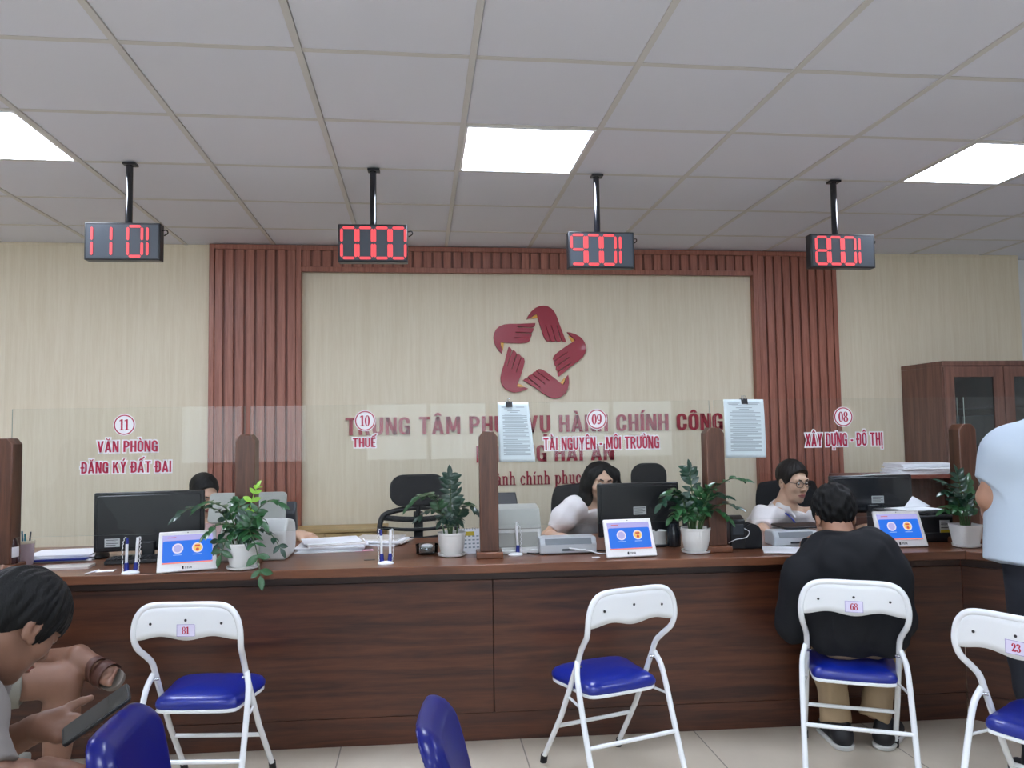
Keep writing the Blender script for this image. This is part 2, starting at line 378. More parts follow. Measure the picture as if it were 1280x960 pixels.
# ---------------------------------------------------------------- smooth solid modelling (bodies, clothes, hair)
def smin(a, b, k):
    if k <= 0: return np.minimum(a, b)
    h = np.maximum(k-np.abs(a-b), 0)/k
    return np.minimum(a, b)-h*h*k*.25
def V3(*a): return np.array(a, float)
def nrm(v): v = np.array(v, float); return v/np.linalg.norm(v)
class Solid:
    def __init__(s): s.ops = []; s.noise = None
    def op(s, fn, lo, hi, k=.01, mode='u', pad=0.): s.ops.append((fn, np.array(lo, float)-pad, np.array(hi, float)+pad, k, mode)); return s
    def rc(s, a, b, ra, rb, k=.02, mode='u', cut_a=False, cut_b=False, flat=None):
        a = np.array(a, float); b = np.array(b, float); ba = b-a; L2 = max(1e-9, ba@ba); L = math.sqrt(L2); r = max(ra, rb)
        def fn(P):
            q = P-a; t = q@ba/L2; h = np.clip(t, 0, 1)
            w = q-h[:, None]*ba
            if flat is not None:   # flat=(axis, factor): squash along an axis
                ax, f = flat; w = w+np.outer(w@ax, ax)*(1/f-1)
            d = np.sqrt((w*w).sum(1))-(ra+(rb-ra)*h)
            if cut_b: d = np.maximum(d, (t-1)*L)
            if cut_a: d = np.maximum(d, -t*L)
            return d
        return s.op(fn, np.minimum(a, b)-r, np.maximum(a, b)+r, k, mode)
    def chain(s, pts, rs, k=.02, **kw):
        for i in range(len(pts)-1): s.rc(pts[i], pts[i+1], rs[i], rs[i+1], k, **kw)
        return s
    def ell(s, c, r, R=None, k=.01, mode='u'):
        c = np.array(c, float); r = np.array(r, float); Ri = np.eye(3) if R is None else R
        def fn(P):
            q = (P-c)@Ri
            k0 = np.sqrt(((q/r)**2).sum(1)); k1 = np.sqrt(((q/(r*r))**2).sum(1))+1e-9
            return k0*(k0-1)/k1
        m = r.max()
        return s.op(fn, c-m, c+m, k, mode)
    def rbox(s, c, h, rr, R=None, k=.01, mode='u'):
        c = np.array(c, float); h = np.array(h, float)-rr; Ri = np.eye(3) if R is None else R
        def fn(P):
            q = np.abs((P-c)@Ri)-h
            return np.sqrt((np.maximum(q, 0)**2).sum(1))+np.minimum(q.max(1), 0)-rr
        m = np.linalg.norm(h)+rr
        return s.op(fn, c-m, c+m, k, mode)
    def cut(s, p, n, lo=None, hi=None):
        """remove what lies on the side n points to (inside a box when given)"""
        p = np.array(p, float); n = nrm(n)
        return s.op(lambda P: (P-p)@n, p-9 if lo is None else lo, p+9 if hi is None else hi, 0, 'i')
    def ev(s, P, band):
        d = np.full(len(P), 1.0)
        for fn, lo, hi, k, mode in s.ops:
            if mode == 'i':
                m = ((P >= lo) & (P <= hi)).all(1)
                if m.any(): d[m] = np.maximum(d[m], fn(P[m]))
                continue
            pad = k+band
            m = ((P >= lo-pad) & (P <= hi+pad)).all(1)
            if not m.any(): continue
            e = fn(P[m])
            if mode == 'u': d[m] = smin(d[m], e, k)
            else: d[m] = -smin(-d[m], e, k)
        if s.noise is not None: d = d+s.noise(P)
        return d
    def mesh(s, h):
        los = np.array([o[1] for o in s.ops if o[4] == 'u']); his = np.array([o[2] for o in s.ops if o[4] == 'u'])
        lo = los.min(0)-.04; hi = his.max(0)+.04; H = 4*h
        n = np.ceil((hi-lo)/H).astype(int)+1
        ax = [lo[i]+H*(np.arange(n[i])+.5) for i in range(3)]
        G = np.stack(np.meshgrid(*ax, indexing='ij'), -1).reshape(-1, 3)
        dc = s.ev(G, H*1.9).astype(np.float32)
        near = np.nonzero(np.abs(dc) < H*1.75)[0]
        F = np.repeat(np.repeat(np.repeat(np.sign(dc.reshape(n)), 4, 0), 4, 1), 4, 2).astype(np.float32)
        off = h*(np.stack(np.meshgrid(np.arange(4), np.arange(4), np.arange(4), indexing='ij'), -1).reshape(-1, 3)-1.5)
        I = np.stack(np.unravel_index(near, n), -1); oi = np.stack(np.meshgrid(np.arange(4), np.arange(4), np.arange(4), indexing='ij'), -1).reshape(-1, 3)
        order = near
        for c0 in range(0, len(near), 6000):
            idx = near[c0:c0+6000]; P = (G[idx][:, None, :]+off[None]).reshape(-1, 3)
            d = s.ev(P, H*.5)
            J = (I[c0:c0+6000][:, None, :]*4+oi[None]).reshape(-1, 3)
            F[J[:, 0], J[:, 1], J[:, 2]] = d
        return nets(F, lo+h*.5, h)
def nets(F, org, h):
    B = F < 0
    s8 = np.zeros(tuple(np.array(F.shape)-1), np.uint8)
    sl = (slice(None, -1), slice(1, None))
    for a in (0, 1):
        for b in (0, 1):
            for c in (0, 1): s8 += B[sl[a], sl[b], sl[c]]
    act = (s8 > 0) & (s8 < 8)
    idx = np.argwhere(act)
    ids = np.full(s8.shape, -1, np.int32); ids[act] = np.arange(len(idx))
    cor = np.array([(a, b, c) for a in (0, 1) for b in (0, 1) for c in (0, 1)])
    vals = np.stack([F[idx[:, 0]+c[0], idx[:, 1]+c[1], idx[:, 2]+c[2]] for c in cor], 1)
    acc = np.zeros((len(idx), 3)); cnt = np.zeros(len(idx))
    for i in range(8):
        for j in range(i+1, 8):
            if np.abs(cor[i]-cor[j]).sum() != 1: continue
            m = (vals[:, i] < 0) != (vals[:, j] < 0)
            t = vals[m, i]/(vals[m, i]-vals[m, j])
            acc[m] += cor[i]+(cor[j]-cor[i])*t[:, None]; cnt[m] += 1
    V = org+h*(idx+acc/np.maximum(cnt, 1)[:, None])
    quads = []
    for ax in range(3):
        sa = [slice(None)]*3; sb = [slice(None)]*3; sa[ax] = slice(None, -1); sb[ax] = slice(1, None)
        A, Bb = B[tuple(sa)], B[tuple(sb)]
        e = np.argwhere(A != Bb)
        o1, o2 = [(1, 2), (2, 0), (0, 1)][ax]
        lim = np.array(s8.shape)
        ok = (e[:, o1] > 0) & (e[:, o2] > 0) & (e[:, o1] < lim[o1]) & (e[:, o2] < lim[o2]) & (e[:, ax] < lim[ax]); e = e[ok]
        def cid(d1, d2):
            q = e.copy(); q[:, o1] -= d1; q[:, o2] -= d2
            return ids[q[:, 0], q[:, 1], q[:, 2]]
        Q = np.stack([cid(1, 1), cid(0, 1), cid(0, 0), cid(1, 0)], 1)
        ins = B[e[:, 0], e[:, 1], e[:, 2]]
        Q[~ins] = Q[~ins][:, ::-1]
        quads.append(Q)
    Q = np.concatenate(quads); Q = Q[(Q >= 0).all(1)]
    return V, Q
def solid_obj(name, geos, mats, parent=None, loc=(0, 0, 0), matfn=None):
    """geos: list of (V, Q, material index) joined into one mesh"""
    Vs = []; Qs = []; Ms = []; k = 0
    for V, Q, mi in geos:
        Vs.append(V); Qs.append(Q+k); Ms.append(np.full(len(Q), mi) if np.isscalar(mi) else mi); k += len(V)
    V = np.concatenate(Vs)-np.array(loc); Q = np.concatenate(Qs); M = np.concatenate(Ms)
    me = bpy.data.meshes.new(name)
    me.vertices.add(len(V)); me.vertices.foreach_set('co', V.astype(np.float32).ravel())
    me.loops.add(len(Q)*4); me.loops.foreach_set('vertex_index', Q.astype(np.int32).ravel())
    me.polygons.add(len(Q)); me.polygons.foreach_set('loop_start', np.arange(0, len(Q)*4, 4, dtype=np.int32)); me.polygons.foreach_set('loop_total', np.full(len(Q), 4, np.int32))
    mats = mats if isinstance(mats, (list, tuple)) else [mats]
    for m in mats: me.materials.append(m)
    me.polygons.foreach_set('material_index', M.astype(np.int32))
    me.update(calc_edges=True); me.validate(); me.shade_smooth()
    o = bpy.data.objects.new(name, me); COL.objects.link(o)
    if parent is not None: o.parent = parent
    return o
def folds(amp, f, seed, vert=0.6):
    rg = np.random.RandomState(seed); K = [(rg.randn(3)*np.array([1, 1, vert])*f, rg.rand()*6.3) for _ in range(5)]
    def fn(P):
        n = 0.
        for kv, ph in K:
            n = n+np.sin(P@kv+ph+1.3*np.sin(P@kv[[1, 2, 0]]*.6+ph))
        return amp*n/2.2
    return fn
def strands(o, R, amp, seed, f=260., along=40.):
    """hair: fine across, long along the local up/forward flow"""
    rg = np.random.RandomState(seed); ks = [rg.randn(3) for _ in range(6)]
    def fn(P):
        q = (P-o)@R; az = np.arctan2(q[:, 0], q[:, 1]-.02); el = q[:, 2]
        n = 0.
        for i, kk in enumerate(ks):
            n = n+np.sin((9+5*i)*az+kk[0]*3+along*el*kk[1])+.6*np.sin(f*(q[:, 0]*kk[0]+q[:, 1]*kk[2])*.5+along*el)
        return amp*n/5.
    return fn
def frame(yaw, pitch, roll=0.):
    """columns: right, forward, up; yaw 0 looks along +y, positive turns to +x; degrees"""
    y, p, r = math.radians(yaw), math.radians(pitch), math.radians(roll)
    f = V3(math.sin(y)*math.cos(p), math.cos(y)*math.cos(p), math.sin(p)); x = V3(math.cos(y), -math.sin(y), 0); u = np.cross(x, f)
    x2 = math.cos(r)*x+math.sin(r)*u; u2 = -math.sin(r)*x+math.cos(r)*u
    return np.stack([x2, f, u2], 1)
def head_solid(S, o, R, neck, s=1.0, female=False, rneck=.052):
    T = lambda *p: o+R@(s*V3(*p))
    E = lambda c, r, k=.012, mode='u': S.ell(T(*c), s*V3(*r), R, k, mode)
    S.rc(T(0, -.022, -.05), neck, rneck*s, rneck*1.12, .03)
    E((0, -.018, .032), (.073, .092, .080), .02); E((0, .022, -.012), (.062, .068, .085), .02)
    E((0, .03, -.068), (.047 if not female else .042, .05, .046), .025)
    S.ell(T(0, .066, -.098), s*V3(.019, .016, .017), R, .022)
    E((-.036, .058, -.022), (.024, .02, .024), .02); E((.036, .058, -.022), (.024, .02, .024), .02)
    S.rc(T(-.036, .080, .027), T(.036, .080, .027), .010*s, .010*s, .02)
    E((-.030, .096, .007), (.017, .013, .010), .012, 's'); E((.030, .096, .007), (.017, .013, .010), .012, 's')
    E((-.030, .0765, .006), (.0135, .0115, .0095), .004); E((.030, .0765, .006), (.0135, .0115, .0095), .004)
    S.rc(T(0, .086, .016), T(0, .103, -.027), .0070*s, .0105*s, .014)
    E((-.011, .095, -.033), (.008, .009, .007), .008); E((.011, .095, -.033), (.008, .009, .007), .008)
    E((0, .0865, -.060), (.024, .011, .0055), .005); E((0, .0855, -.071), (.019, .011, .0065), .005)
    E((0, .101, -.0655), (.022, .008, .0015), .002, 's')
    for sg in (-1, 1):
        E((sg*.077, -.010, -.004), (.009, .019, .031), .006); E((sg*.089, -.006, .001), (.010, .010, .019), .004, 's')
        E((sg*.077, .006, -.028), (.007, .008, .009), .006)
def lips_brows(V, Q, o, R, s=1.0):
    """material per quad: 0 skin, 1 lips"""
    c = ((V[Q].mean(1)-o)@R)/s
    m = (np.abs(c[:, 2]+.0655) < .0115*(1-(c[:, 0]/.027)**2)) & (c[:, 1] > .078) & (c[:, 1] < .115) & (np.abs(c[:, 0]) < .026)
    return np.where(m, 1, 0)
def ballgeo(c, r, seg=20, rings=12, R=None):
    m = MB().ball(c, r, seg, rings, R); V = np.array(m.v); Q = np.array([f if len(f) == 4 else f+(f[2],) for f in m.f])
    return V, Q
def eye_geos(o, R, s=1.0, look=(0, 1, -.2)):
    """eyeballs as islands of the body mesh: white 2, iris 3"""
    out = []
    l = R@nrm(look)
    for sg in (-1, 1):
        c = o+R@(s*V3(sg*.030, .0775, .006)); out.append((*quadify(MB().ball(c, s*.0108, 18, 12)), 2))
        out.append((*quadify(MB().ball(c+l*s*.0066, s*V3(.0060, .0060, .0060), 14, 8)), 3))
    return out
def quadify(m):
    V = np.array(m.v); F = []
    for f in m.f:
        if len(f) == 4: F.append(f)
        elif len(f) == 3: F.append((f[0], f[1], f[2], f[2]))
    # degenerate quads are dropped by splitting triangles into thin quads
    out = []; Vl = [tuple(v) for v in V]
    for f in F:
        if f[2] == f[3]:
            a, b, c = f[:3]; mid = tuple((np.array(Vl[b])+np.array(Vl[c]))/2); Vl.append(mid); out.append((a, b, len(Vl)-1, c))
        else: out.append(f)
    return np.array(Vl), np.array(out)
def hand_solid(S, wrist, f, n, side, curl=(20, 30, 20), thumb=(40, 20), s=1.0, spread=4., curls=None, thumb_dir=None):
    """palm from the wrist along f, n = out of the palm, side = towards the thumb; curl towards n"""
    f = nrm(f); n = nrm(np.array(n)-f*(np.array(n)@f)); t = np.cross(f, n)
    t = t if t@np.array(side) > 0 else -t
    P = lambda a, b, c: wrist+s*(a*f+b*t+c*n)
    S.rc(wrist-f*.03*s, P(.02, 0, 0), .026*s, .028*s, .02, flat=(n, .78))
    for b0, b1 in ((.016, .030), (.005, .010), (-.006, -.010), (-.016, -.029)):
        S.rc(P(.012, b0, 0), P(.088-abs(b1)*.18, b1, 0), .017*s, .0125*s, .018)
    S.rc(P(.012, .018, .006), P(.045, .034, .010), .018*s, .014*s, .018)
    fing = [(.030, .043, .026, .021, .0088), (.010, .047, .030, .022, .0092), (-.010, .043, .028, .021, .0088), (-.029, .033, .021, .018, .0078)]
    for i, (b, l1, l2, l3, r) in enumerate(fing):
        c = curls[i] if curls else curl
        p = P(.086-abs(b)*.25+(.004 if i == 1 else 0), b, 0); a = 0.
        sp = math.radians(spread*(1.5-i)); d0 = math.cos(sp)*f+math.sin(sp)*t
        rr = [r*s*1.05, r*s, r*s*.92, r*s*.82]
        for j, l in enumerate((l1, l2, l3)):
            a += math.radians(c[j]); d = math.cos(a)*d0+math.sin(a)*n
            q = p+d*l*s; S.rc(p, q, rr[j], rr[j+1], .007 if j else .012); p = q
    a, b = math.radians(thumb[0]), math.radians(thumb[1])
    d = math.cos(a)*f+math.sin(a)*t+.25*n if thumb_dir is None else np.array(thumb_dir, float); d = nrm(d)
    p = P(.030, .030, .008); q = p+d*.036*s; S.rc(p, q, .0145*s, .0115*s, .012)
    d2 = nrm(d*math.cos(b)+f*math.sin(b)); r2 = q+d2*.027*s; S.rc(q, r2, .0115*s, .0102*s, .006)
    d3 = nrm(d2*math.cos(b)+f*math.sin(b)); S.rc(r2, r2+d3*.021*s, .0102*s, .0078*s, .005)
def limbs(S, J, g=0., parts='tal', k=.03, female=False):
    """trunk and limbs as tapered round cones between joints; g inflates (clothes)"""
    w = .9 if female else 1.
    up = nrm(J['neck']-J['pelvis'])
    lat = nrm(J['shR']-J['shL']); lat = nrm(lat-up*(lat@up)); fw = np.cross(up, lat)
    if 't' in parts:
        mid = J['pelvis']*.55+J['chest']*.45
        for sg in (-1, 1):
            hip = J['pelvis']+lat*sg*.075*w; wa = mid+lat*sg*.062*w; rib = J['chest']+lat*sg*.075*w
            S.chain([hip, wa, rib], [.105*w+g, .092*w+g, .105*w+g], .05)
        S.rc(J['chest'], J['neck']-up*.05, .10*w+g, .07+g, .06)
        S.rc(J['shL']+lat*.02, J['neck']-up*.03, .056*w+g, .052+g, .05); S.rc(J['shR']-lat*.02, J['neck']-up*.03, .056*w+g, .052+g, .05)
        for q in 'LR': S.rc(J['sh'+q], J['chest']+lat*(.08 if q == 'R' else -.08), .058*w+g, .09*w+g, .05)
def sleeve(S, a, b, ra, rb, k=.03): S.rc(a, b, ra, rb, k, cut_b=True)
# ---------------------------------------------------------------- room
GX0, GY0, TILE = -1.6044, 2.638, .6
XL, XR, YB = -5.2, 5.6, -4.4
M_tile = mat('ceiling_tile', '#e2e5ee', .9)
M_bar = mat('ceiling_bar', '#d4d3d0', .6)
M_white = mat('white_paint', '#e4e4e2', .8)
M_beige = wood('beige_panelling', '#dacdb2', '#e2d7bf', (11, 11, .4), 5., .6, .6)
M_slat = wood('slat_wood', '#86503f', '#a86c59', (14, 14, .6), 5., .42, .4)
M_slatb = wood('slat_wood_back', '#6e4033', '#875443', (14, 14, .6), 5., .5, .4)
M_walnut = wood('counter_walnut', '#341a12', '#5b3320', (.55, 4, 9), 3.0, .36, .35)
M_top = wood('worktop_walnut', '#573321', '#7c4d34', (.6, 7, 7), 3.2, .30, .35, coat=.1)
M_post = wood('post_walnut', '#452618', '#66402d', (9, 9, .6), 4., .35, .35, coat=.05)
def floor_mat():
    m = bpy.data.materials.new('floor_tiles'); m.use_nodes = True
    nt = m.node_tree; N = nt.nodes; L = nt.links; b = N['Principled BSDF']
    tc = N.new('ShaderNodeTexCoord'); mp = N.new('ShaderNodeMapping'); mp.inputs['Location'].default_value = (.36, .3, 0); L.new(tc.outputs['Object'], mp.inputs[0])
    br = N.new('ShaderNodeTexBrick'); br.offset = 0; br.inputs['Scale'].default_value = 1.0
    br.inputs['Brick Width'].default_value = .8; br.inputs['Row Height'].default_value = .8; br.inputs['Mortar Size'].default_value = .003; br.inputs['Mortar Smooth'].default_value = .1
    br.inputs['Color1'].default_value = lin('#cabfad'); br.inputs['Color2'].default_value = lin('#cfc4b3'); br.inputs['Mortar'].default_value = lin('#847b70')
    L.new(mp.outputs[0], br.inputs['Vector'])
    n = N.new('ShaderNodeTexNoise'); n.inputs['Scale'].default_value = 2.2; n.inputs['Detail'].default_value = 8; L.new(mp.outputs[0], n.inputs['Vector'])
    mx = N.new('ShaderNodeMix'); mx.data_type = 'RGBA'; mx.blend_type = 'MULTIPLY'; mx.inputs[0].default_value = .35
    cr = N.new('ShaderNodeValToRGB'); cr.color_ramp.elements[0].color = (.6, .57, .53, 1); cr.color_ramp.elements[0].position = .35; cr.color_ramp.elements[1].position = .65
    L.new(n.outputs['Fac'], cr.inputs[0]); L.new(br.outputs['Color'], mx.inputs[6]); L.new(cr.outputs[0], mx.inputs[7]); L.new(mx.outputs[2], b.inputs['Base Color'])
    b.inputs['Roughness'].default_value = .28
    return m
def S_(name, mb, m, **kw): return tag(mb.build(name, m, **kw), kind='structure')
S_('floor', MB().bx(XL-.2, XR+.2, YB-.2, 6.0, -.1, 0), floor_mat())
LIGHTS = [(i, j) for i in (-5, -1, 3, 7, 11) for j in (1, -3, -7)]
LIGHTS = [(i, j) for i, j in LIGHTS if GX0+TILE*(i+1) < XR-.05 and GX0+TILE*i > XL]
tl = MB(); bars = MB()
i0, i1 = -6, 12; j0, j1 = -12, 5
for i in range(i0, i1+1):
    for j in range(j0, j1):
        if (i, j) in LIGHTS: continue
        x, y = GX0+TILE*i, GY0+TILE*j
        xa, xb, ya, yb = max(XL, x+.0145), min(XR, x+TILE-.010), max(YB, y+.012), min(5.95, y+TILE-.0145)
        if xb-xa < .02 or yb-ya < .02: continue
        tl.bx(xa, xb, ya, yb, CEIL+.006, CEIL+.02)
tl.bx(XL-.2, XR+.2, YB-.2, 6.0, CEIL+.10, CEIL+.16)
S_('ceiling', tl, M_tile)
for i in range(i0, i1+2):
    x = GX0+TILE*i
    if XL < x < XR: bars.bx(x-.012, x+.012, YB, 5.95, CEIL+.001, CEIL+.03)
for j in range(j0, j1+2):
    y = GY0+TILE*j
    if YB < y < 5.95: bars.bx(XL, XR, y-.012, y+.012, CEIL+.0048, CEIL+.03)
S_('ceiling_grid', bars, M_bar)
xe = 4.715
S_('wall_back', MB().bx(XL, xe, WALL, WALL+.14, 0, CEIL+.05), M_beige)
S_('wall_back_recess', MB().bx(xe-.3, XR, 5.68, 5.80, 0, CEIL+.05), M_white)
S_('wall_left', MB().bx(XL-.15, XL, YB, 5.95, 0, CEIL+.05), M_white)
S_('wall_right', MB().bx(XR, XR+.15, YB, 5.95, 0, CEIL+.05), M_white)
rw = MB(); WINS = [(-4.4, -2.4), (-1.6, .4), (1.2, 3.2)]; wz0, wz1 = .9, 2.45
rw.bx(XL, XR, YB-.15, YB, 0, wz0).bx(XL, XR, YB-.15, YB, wz1, CEIL+.05)
xs = [XL]+[v for w in WINS for v in w]+[XR]
for a, b in zip(xs[0::2], xs[1::2]): rw.bx(a, b, YB-.15, YB, wz0, wz1)
S_('wall_rear', rw, M_white)
M_alu = mat('window_frame_white', '#dddddb', .4); M_pane = thin_glass('window_glass')
for q, (a, b) in enumerate(WINS):
    w = MB()
    for x in (a+.03, (a+b)/2, b-.03): w.bx(x-.03, x+.03, YB-.11, YB-.05, wz0, wz1)
    for z in (wz0+.03, wz1-.03): w.bx(a, b, YB-.11, YB-.05, z-.03, z+.03)
    wo = S_('window_%d' % (q+1), w, M_alu)
    MB().bx(a+.05, b-.05, YB-.084, YB-.078, wz0+.05, wz1-.05).build('pane', M_pane, wo)
    pl = bpy.data.lights.new('window_portal', 'AREA'); pl.shape = 'RECTANGLE'; pl.size = b-a; pl.size_y = wz1-wz0; pl.cycles.is_portal = True
    po = bpy.data.objects.new('window_portal', pl); COL.objects.link(po); po.location = ((a+b)/2, YB-.16, (wz0+wz1)/2); po.rotation_euler = (math.radians(90), 0, 0)
M_diff = emis('panel_glow', '#e2ecff', LAMP); M_lf = mat('light_frame', '#e8e8e8', .5)
pos = {(-1, 1): 'square white ceiling light panel cut by the left edge, left of the 1101 display',
       (3, 1): 'square white ceiling light panel in the middle, above the star emblem',
       (7, 1): 'square white ceiling light panel on the right, above the 8001 display'}
for i, j in LIGHTS:
    x, y = GX0+TILE*(i+.5), GY0+TILE*(j+.5)
    lb = pos.get((i, j), 'square white ceiling light panel behind the viewer over the waiting area')
    t = thing('ceiling_light', lb, 'ceiling light', (x, y, CEIL), 0, 'ceiling light panels' if (i, j) in pos else 'ceiling light panels over the waiting area')
    f = MB(); h = TILE/2-.012
    for sx in (-1, 1):
        f.bx(min(sx*h, sx*(h-.012)), max(sx*h, sx*(h-.012)), -h, h, .0012, .03); f.bx(-h+.012, h-.012, min(sx*h, sx*(h-.012)), max(sx*h, sx*(h-.012)), .0012, .03)
    f.build('frame', M_lf, t); MB().bx(-h+.012, h-.012, -h+.012, h-.012, .004, .012).build('diffuser', M_diff, t)

# slatted wood surround on the back wall
yS = WALL-.05
xa, xb = aty(261, 400, yS)[0], aty(376.5, 400, yS)[0]
xc, xd = aty(942.8, 400, yS)[0], aty(1047.3, 400, yS)[0]
zt = CEIL; zb = aty(660, 342, yS)[2]
def slats(mb, x0, x1, z0, z1, edge0=True, edge1=True, n=None):
    mb.mi = 1; mb.bx(x0, x1, yS+.016, WALL, z0, z1); mb.mi = 0
    n = n or round((x1-x0)/.0705); p = (x1-x0)/n
    for i in range(n):
        xc_ = x0+p*(i+.5); mb.bx(xc_-p*.385, xc_+p*.385, yS, yS+.03, z0, z1)
for nm, a, b in (('trim_1', xa, xb), ('trim_2', xc, xd)):
    m = MB(); slats(m, a+.03, b-.03, 0, zt-.035)
    m.bx(a, a+.035, yS-.006, WALL, 0, zt); m.bx(b-.035, b, yS-.006, WALL, 0, zt); m.bx(a+.035, b-.035, yS-.006, yS+.03, zt-.035, zt)
    S_(nm, m, [M_slat, M_slatb], bevel=.002, seg=1)
m = MB(); slats(m, xb, xc, zb+.035, zt-.035)
m.bx(xb, xc, yS-.006, WALL, zt-.035, zt); m.bx(xb, xc, yS-.006, yS+.03, zb, zb+.035)
S_('trim_3', m, [M_slat, M_slatb], bevel=.002, seg=1)
tr = MB()
for a, b in ((XL, xa), (xd, xe)): tr.bx(a, b, WALL-.006, WALL, CEIL-.012, CEIL)
S_('trim_4', tr, M_beige)

# wall lettering
M_red = mat('sign_red', '#98112c', .3, coat=.15)
M_gold = mat('emblem_yellow', '#e2a53c', .3, coat=.3)
yl = WALL-.014
def wall_line(name, label, words, px0, px1, base, cap, depth=.014):
    A, B = aty(px0, base, WALL), aty(px1, base, WALL)
    full = ' '.join(words); z = aty((px0+px1)/2, base, WALL)[2]; wd = B[0]-A[0]; g = .105
    sx = wd/caps_width(full, g); t = thing(name, label, 'wall lettering', (A[0], WALL-.0005, z)); k = 0
    for w in words:
        x = (caps_width(full[:k], g)+g)*sx if k else 0.
        mb = MB(); caps_into(mb, w, sx, cap, (x, 0, 0), (1, 0, 0), (0, 0, 1), depth, 0., g)
        mb.build('word', M_red, t, smooth=False); k += len(w)+1
    return t
wall_line('wall_lettering', 'long top line of red raised capitals on the beige wall under the emblem', ['TRUNG', 'TÂM', 'PHỤC', 'VỤ', 'HÀNH', 'CHÍNH', 'CÔNG'], 432, 903, 540.5, .122)
wall_line('wall_lettering', 'short second line of red raised capitals below the long line', ['PHƯỜNG', 'HẢI', 'AN'], 595.5, 767, 576.5, .118)
sx_, hh = .78, .097
wT = MB(); w0 = serif_into(wT, 'Hành ', hh, (0, 0, 0), (1, 0, 0), (0, 0, 1), .012, sx_)
cpos = aty(650, 606, WALL); t = thing('wall_lettering', 'lowest line of small red serif lettering beside the woman clerk\'s head', 'wall lettering', (cpos[0]-w0, WALL-.0001, cpos[2]))
x = 0.
for w in ('Hành', 'chính', 'phục', 'vụ'):
    mb = MB(); ww = serif_into(mb, w, hh, (x, 0, 0), (1, 0, 0), (0, 0, 1), .012, sx_); mb.build('word', M_red, t, smooth=False); x += ww+.36*hh*sx_

# star emblem of five hands (outline of one hand, turned five times)
EC = (556., 494.)
HAND = [(470, 235), (484, 207), (506, 178), (536, 151), (568, 136), (600, 132), (632, 137), (662, 154), (686, 184), (703, 222), (722, 280), (744, 340), (768, 404), (752, 406), (733, 398),
        (700, 283), (696, 283), (727, 402), (710, 406), (690, 399), (657, 283), (653, 283), (686, 402), (668, 405), (650, 399), (615, 283), (611, 283), (648, 402), (625, 402), (607, 385), (590, 345), (570, 280), (556, 225), (548, 197), (524, 206), (497, 226)]
CUFF = [(499, 232), (524, 209), (549, 199), (554, 222), (525, 229)]
ctr = aty(580+EC[0]/6, 360+EC[1]/6, WALL); pxm = ctr[1]/FPX/6*(1.0/ (ray(580+EC[0]/6, 360+EC[1]/6)[1]))
te = thing('wall_emblem', 'dark red star emblem of five hands in a ring on the beige wall', 'emblem', (ctr[0], WALL, ctr[2]))
for k in range(5):
    a = math.radians(72*k); ca, sa = math.cos(a), math.sin(a)
    def tr_(p):
        dx, dy = p[0]-EC[0], p[1]-EC[1]
        return ((dx*ca-dy*sa)*pxm, -(dx*sa+dy*ca)*pxm)
    h = MB().prism([tr_(p) for p in HAND], -.022, -.002, 'xz').build('hand', M_red, te, bevel=.0025, smooth=True)
    tag(MB().prism([tr_(p) for p in CUFF], -.014, -.002, 'xz').build('cuff', M_gold, h, bevel=.001), 'yellow cuff')
# ---------------------------------------------------------------- counter
SL = -.045; RZ = math.atan(SL); CT = .80
def vline(x, v): return 3.455+SL*x+v
def onv(px, py, v):
    d = ray(px, py); t = (3.455+v)/(d[1]-SL*d[0]); return CAM0+d*t
cR = rotz(RZ)
CO = V3(0, 3.455, 0)
def toC(p): return cR.T@(np.array(p)-CO)
uc = toC(atz(1210.4, 689.8, CT))[0]
um = toC(onv(617.5, 850, .09))[0]; uL = -5.0
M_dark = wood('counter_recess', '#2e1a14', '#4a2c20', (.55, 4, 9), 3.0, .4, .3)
sc = thing('service_counter', 'long walnut reception counter with a lighter worktop running across the room', 'counter', CO, RZ)
MB().prism([(uL, 0), (uc, 0), (uc+.381, .92), (uL, .92)], CT-.038, CT).build('worktop', M_top, sc, bevel=.003)
for a, b in ((uL, um-.0015), (um+.0015, uc+.039)):
    MB().bx(a, b, .095, .113, .125, CT-.085).build('front_panel', M_walnut, sc, bevel=.0015)
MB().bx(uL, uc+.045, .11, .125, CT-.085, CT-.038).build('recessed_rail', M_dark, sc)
MB().bx(uL, uc+.040, .10, .118, 0, .122).build('plinth', M_walnut, sc, bevel=.0015)
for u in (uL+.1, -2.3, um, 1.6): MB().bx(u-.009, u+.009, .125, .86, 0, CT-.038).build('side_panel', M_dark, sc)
# angled corner run of the counter, to the right
cr_ = thing('corner_counter', 'angled walnut end of the counter beside the standing person in the pale shirt', 'counter', CO+cR@V3(uc, 0, 0), RZ+math.radians(-45))
# local x runs along the angled front
MB().prism([(.001, 0), (1.9, 0), (1.9, .92), (-.380, .92)], CT-.038, CT).build('worktop', M_top, cr_, bevel=.003)
MB().bx(-.038, 1.9, .095, .113, .125, CT-.085).build('front_panel', M_walnut, cr_, bevel=.0015)
MB().bx(-.042, 1.9, .108, .125, CT-.085, CT-.038).build('recessed_rail', M_dark, cr_)
MB().bx(-.039, 1.9, .10, .118, 0, .122).build('plinth', M_walnut, cr_)

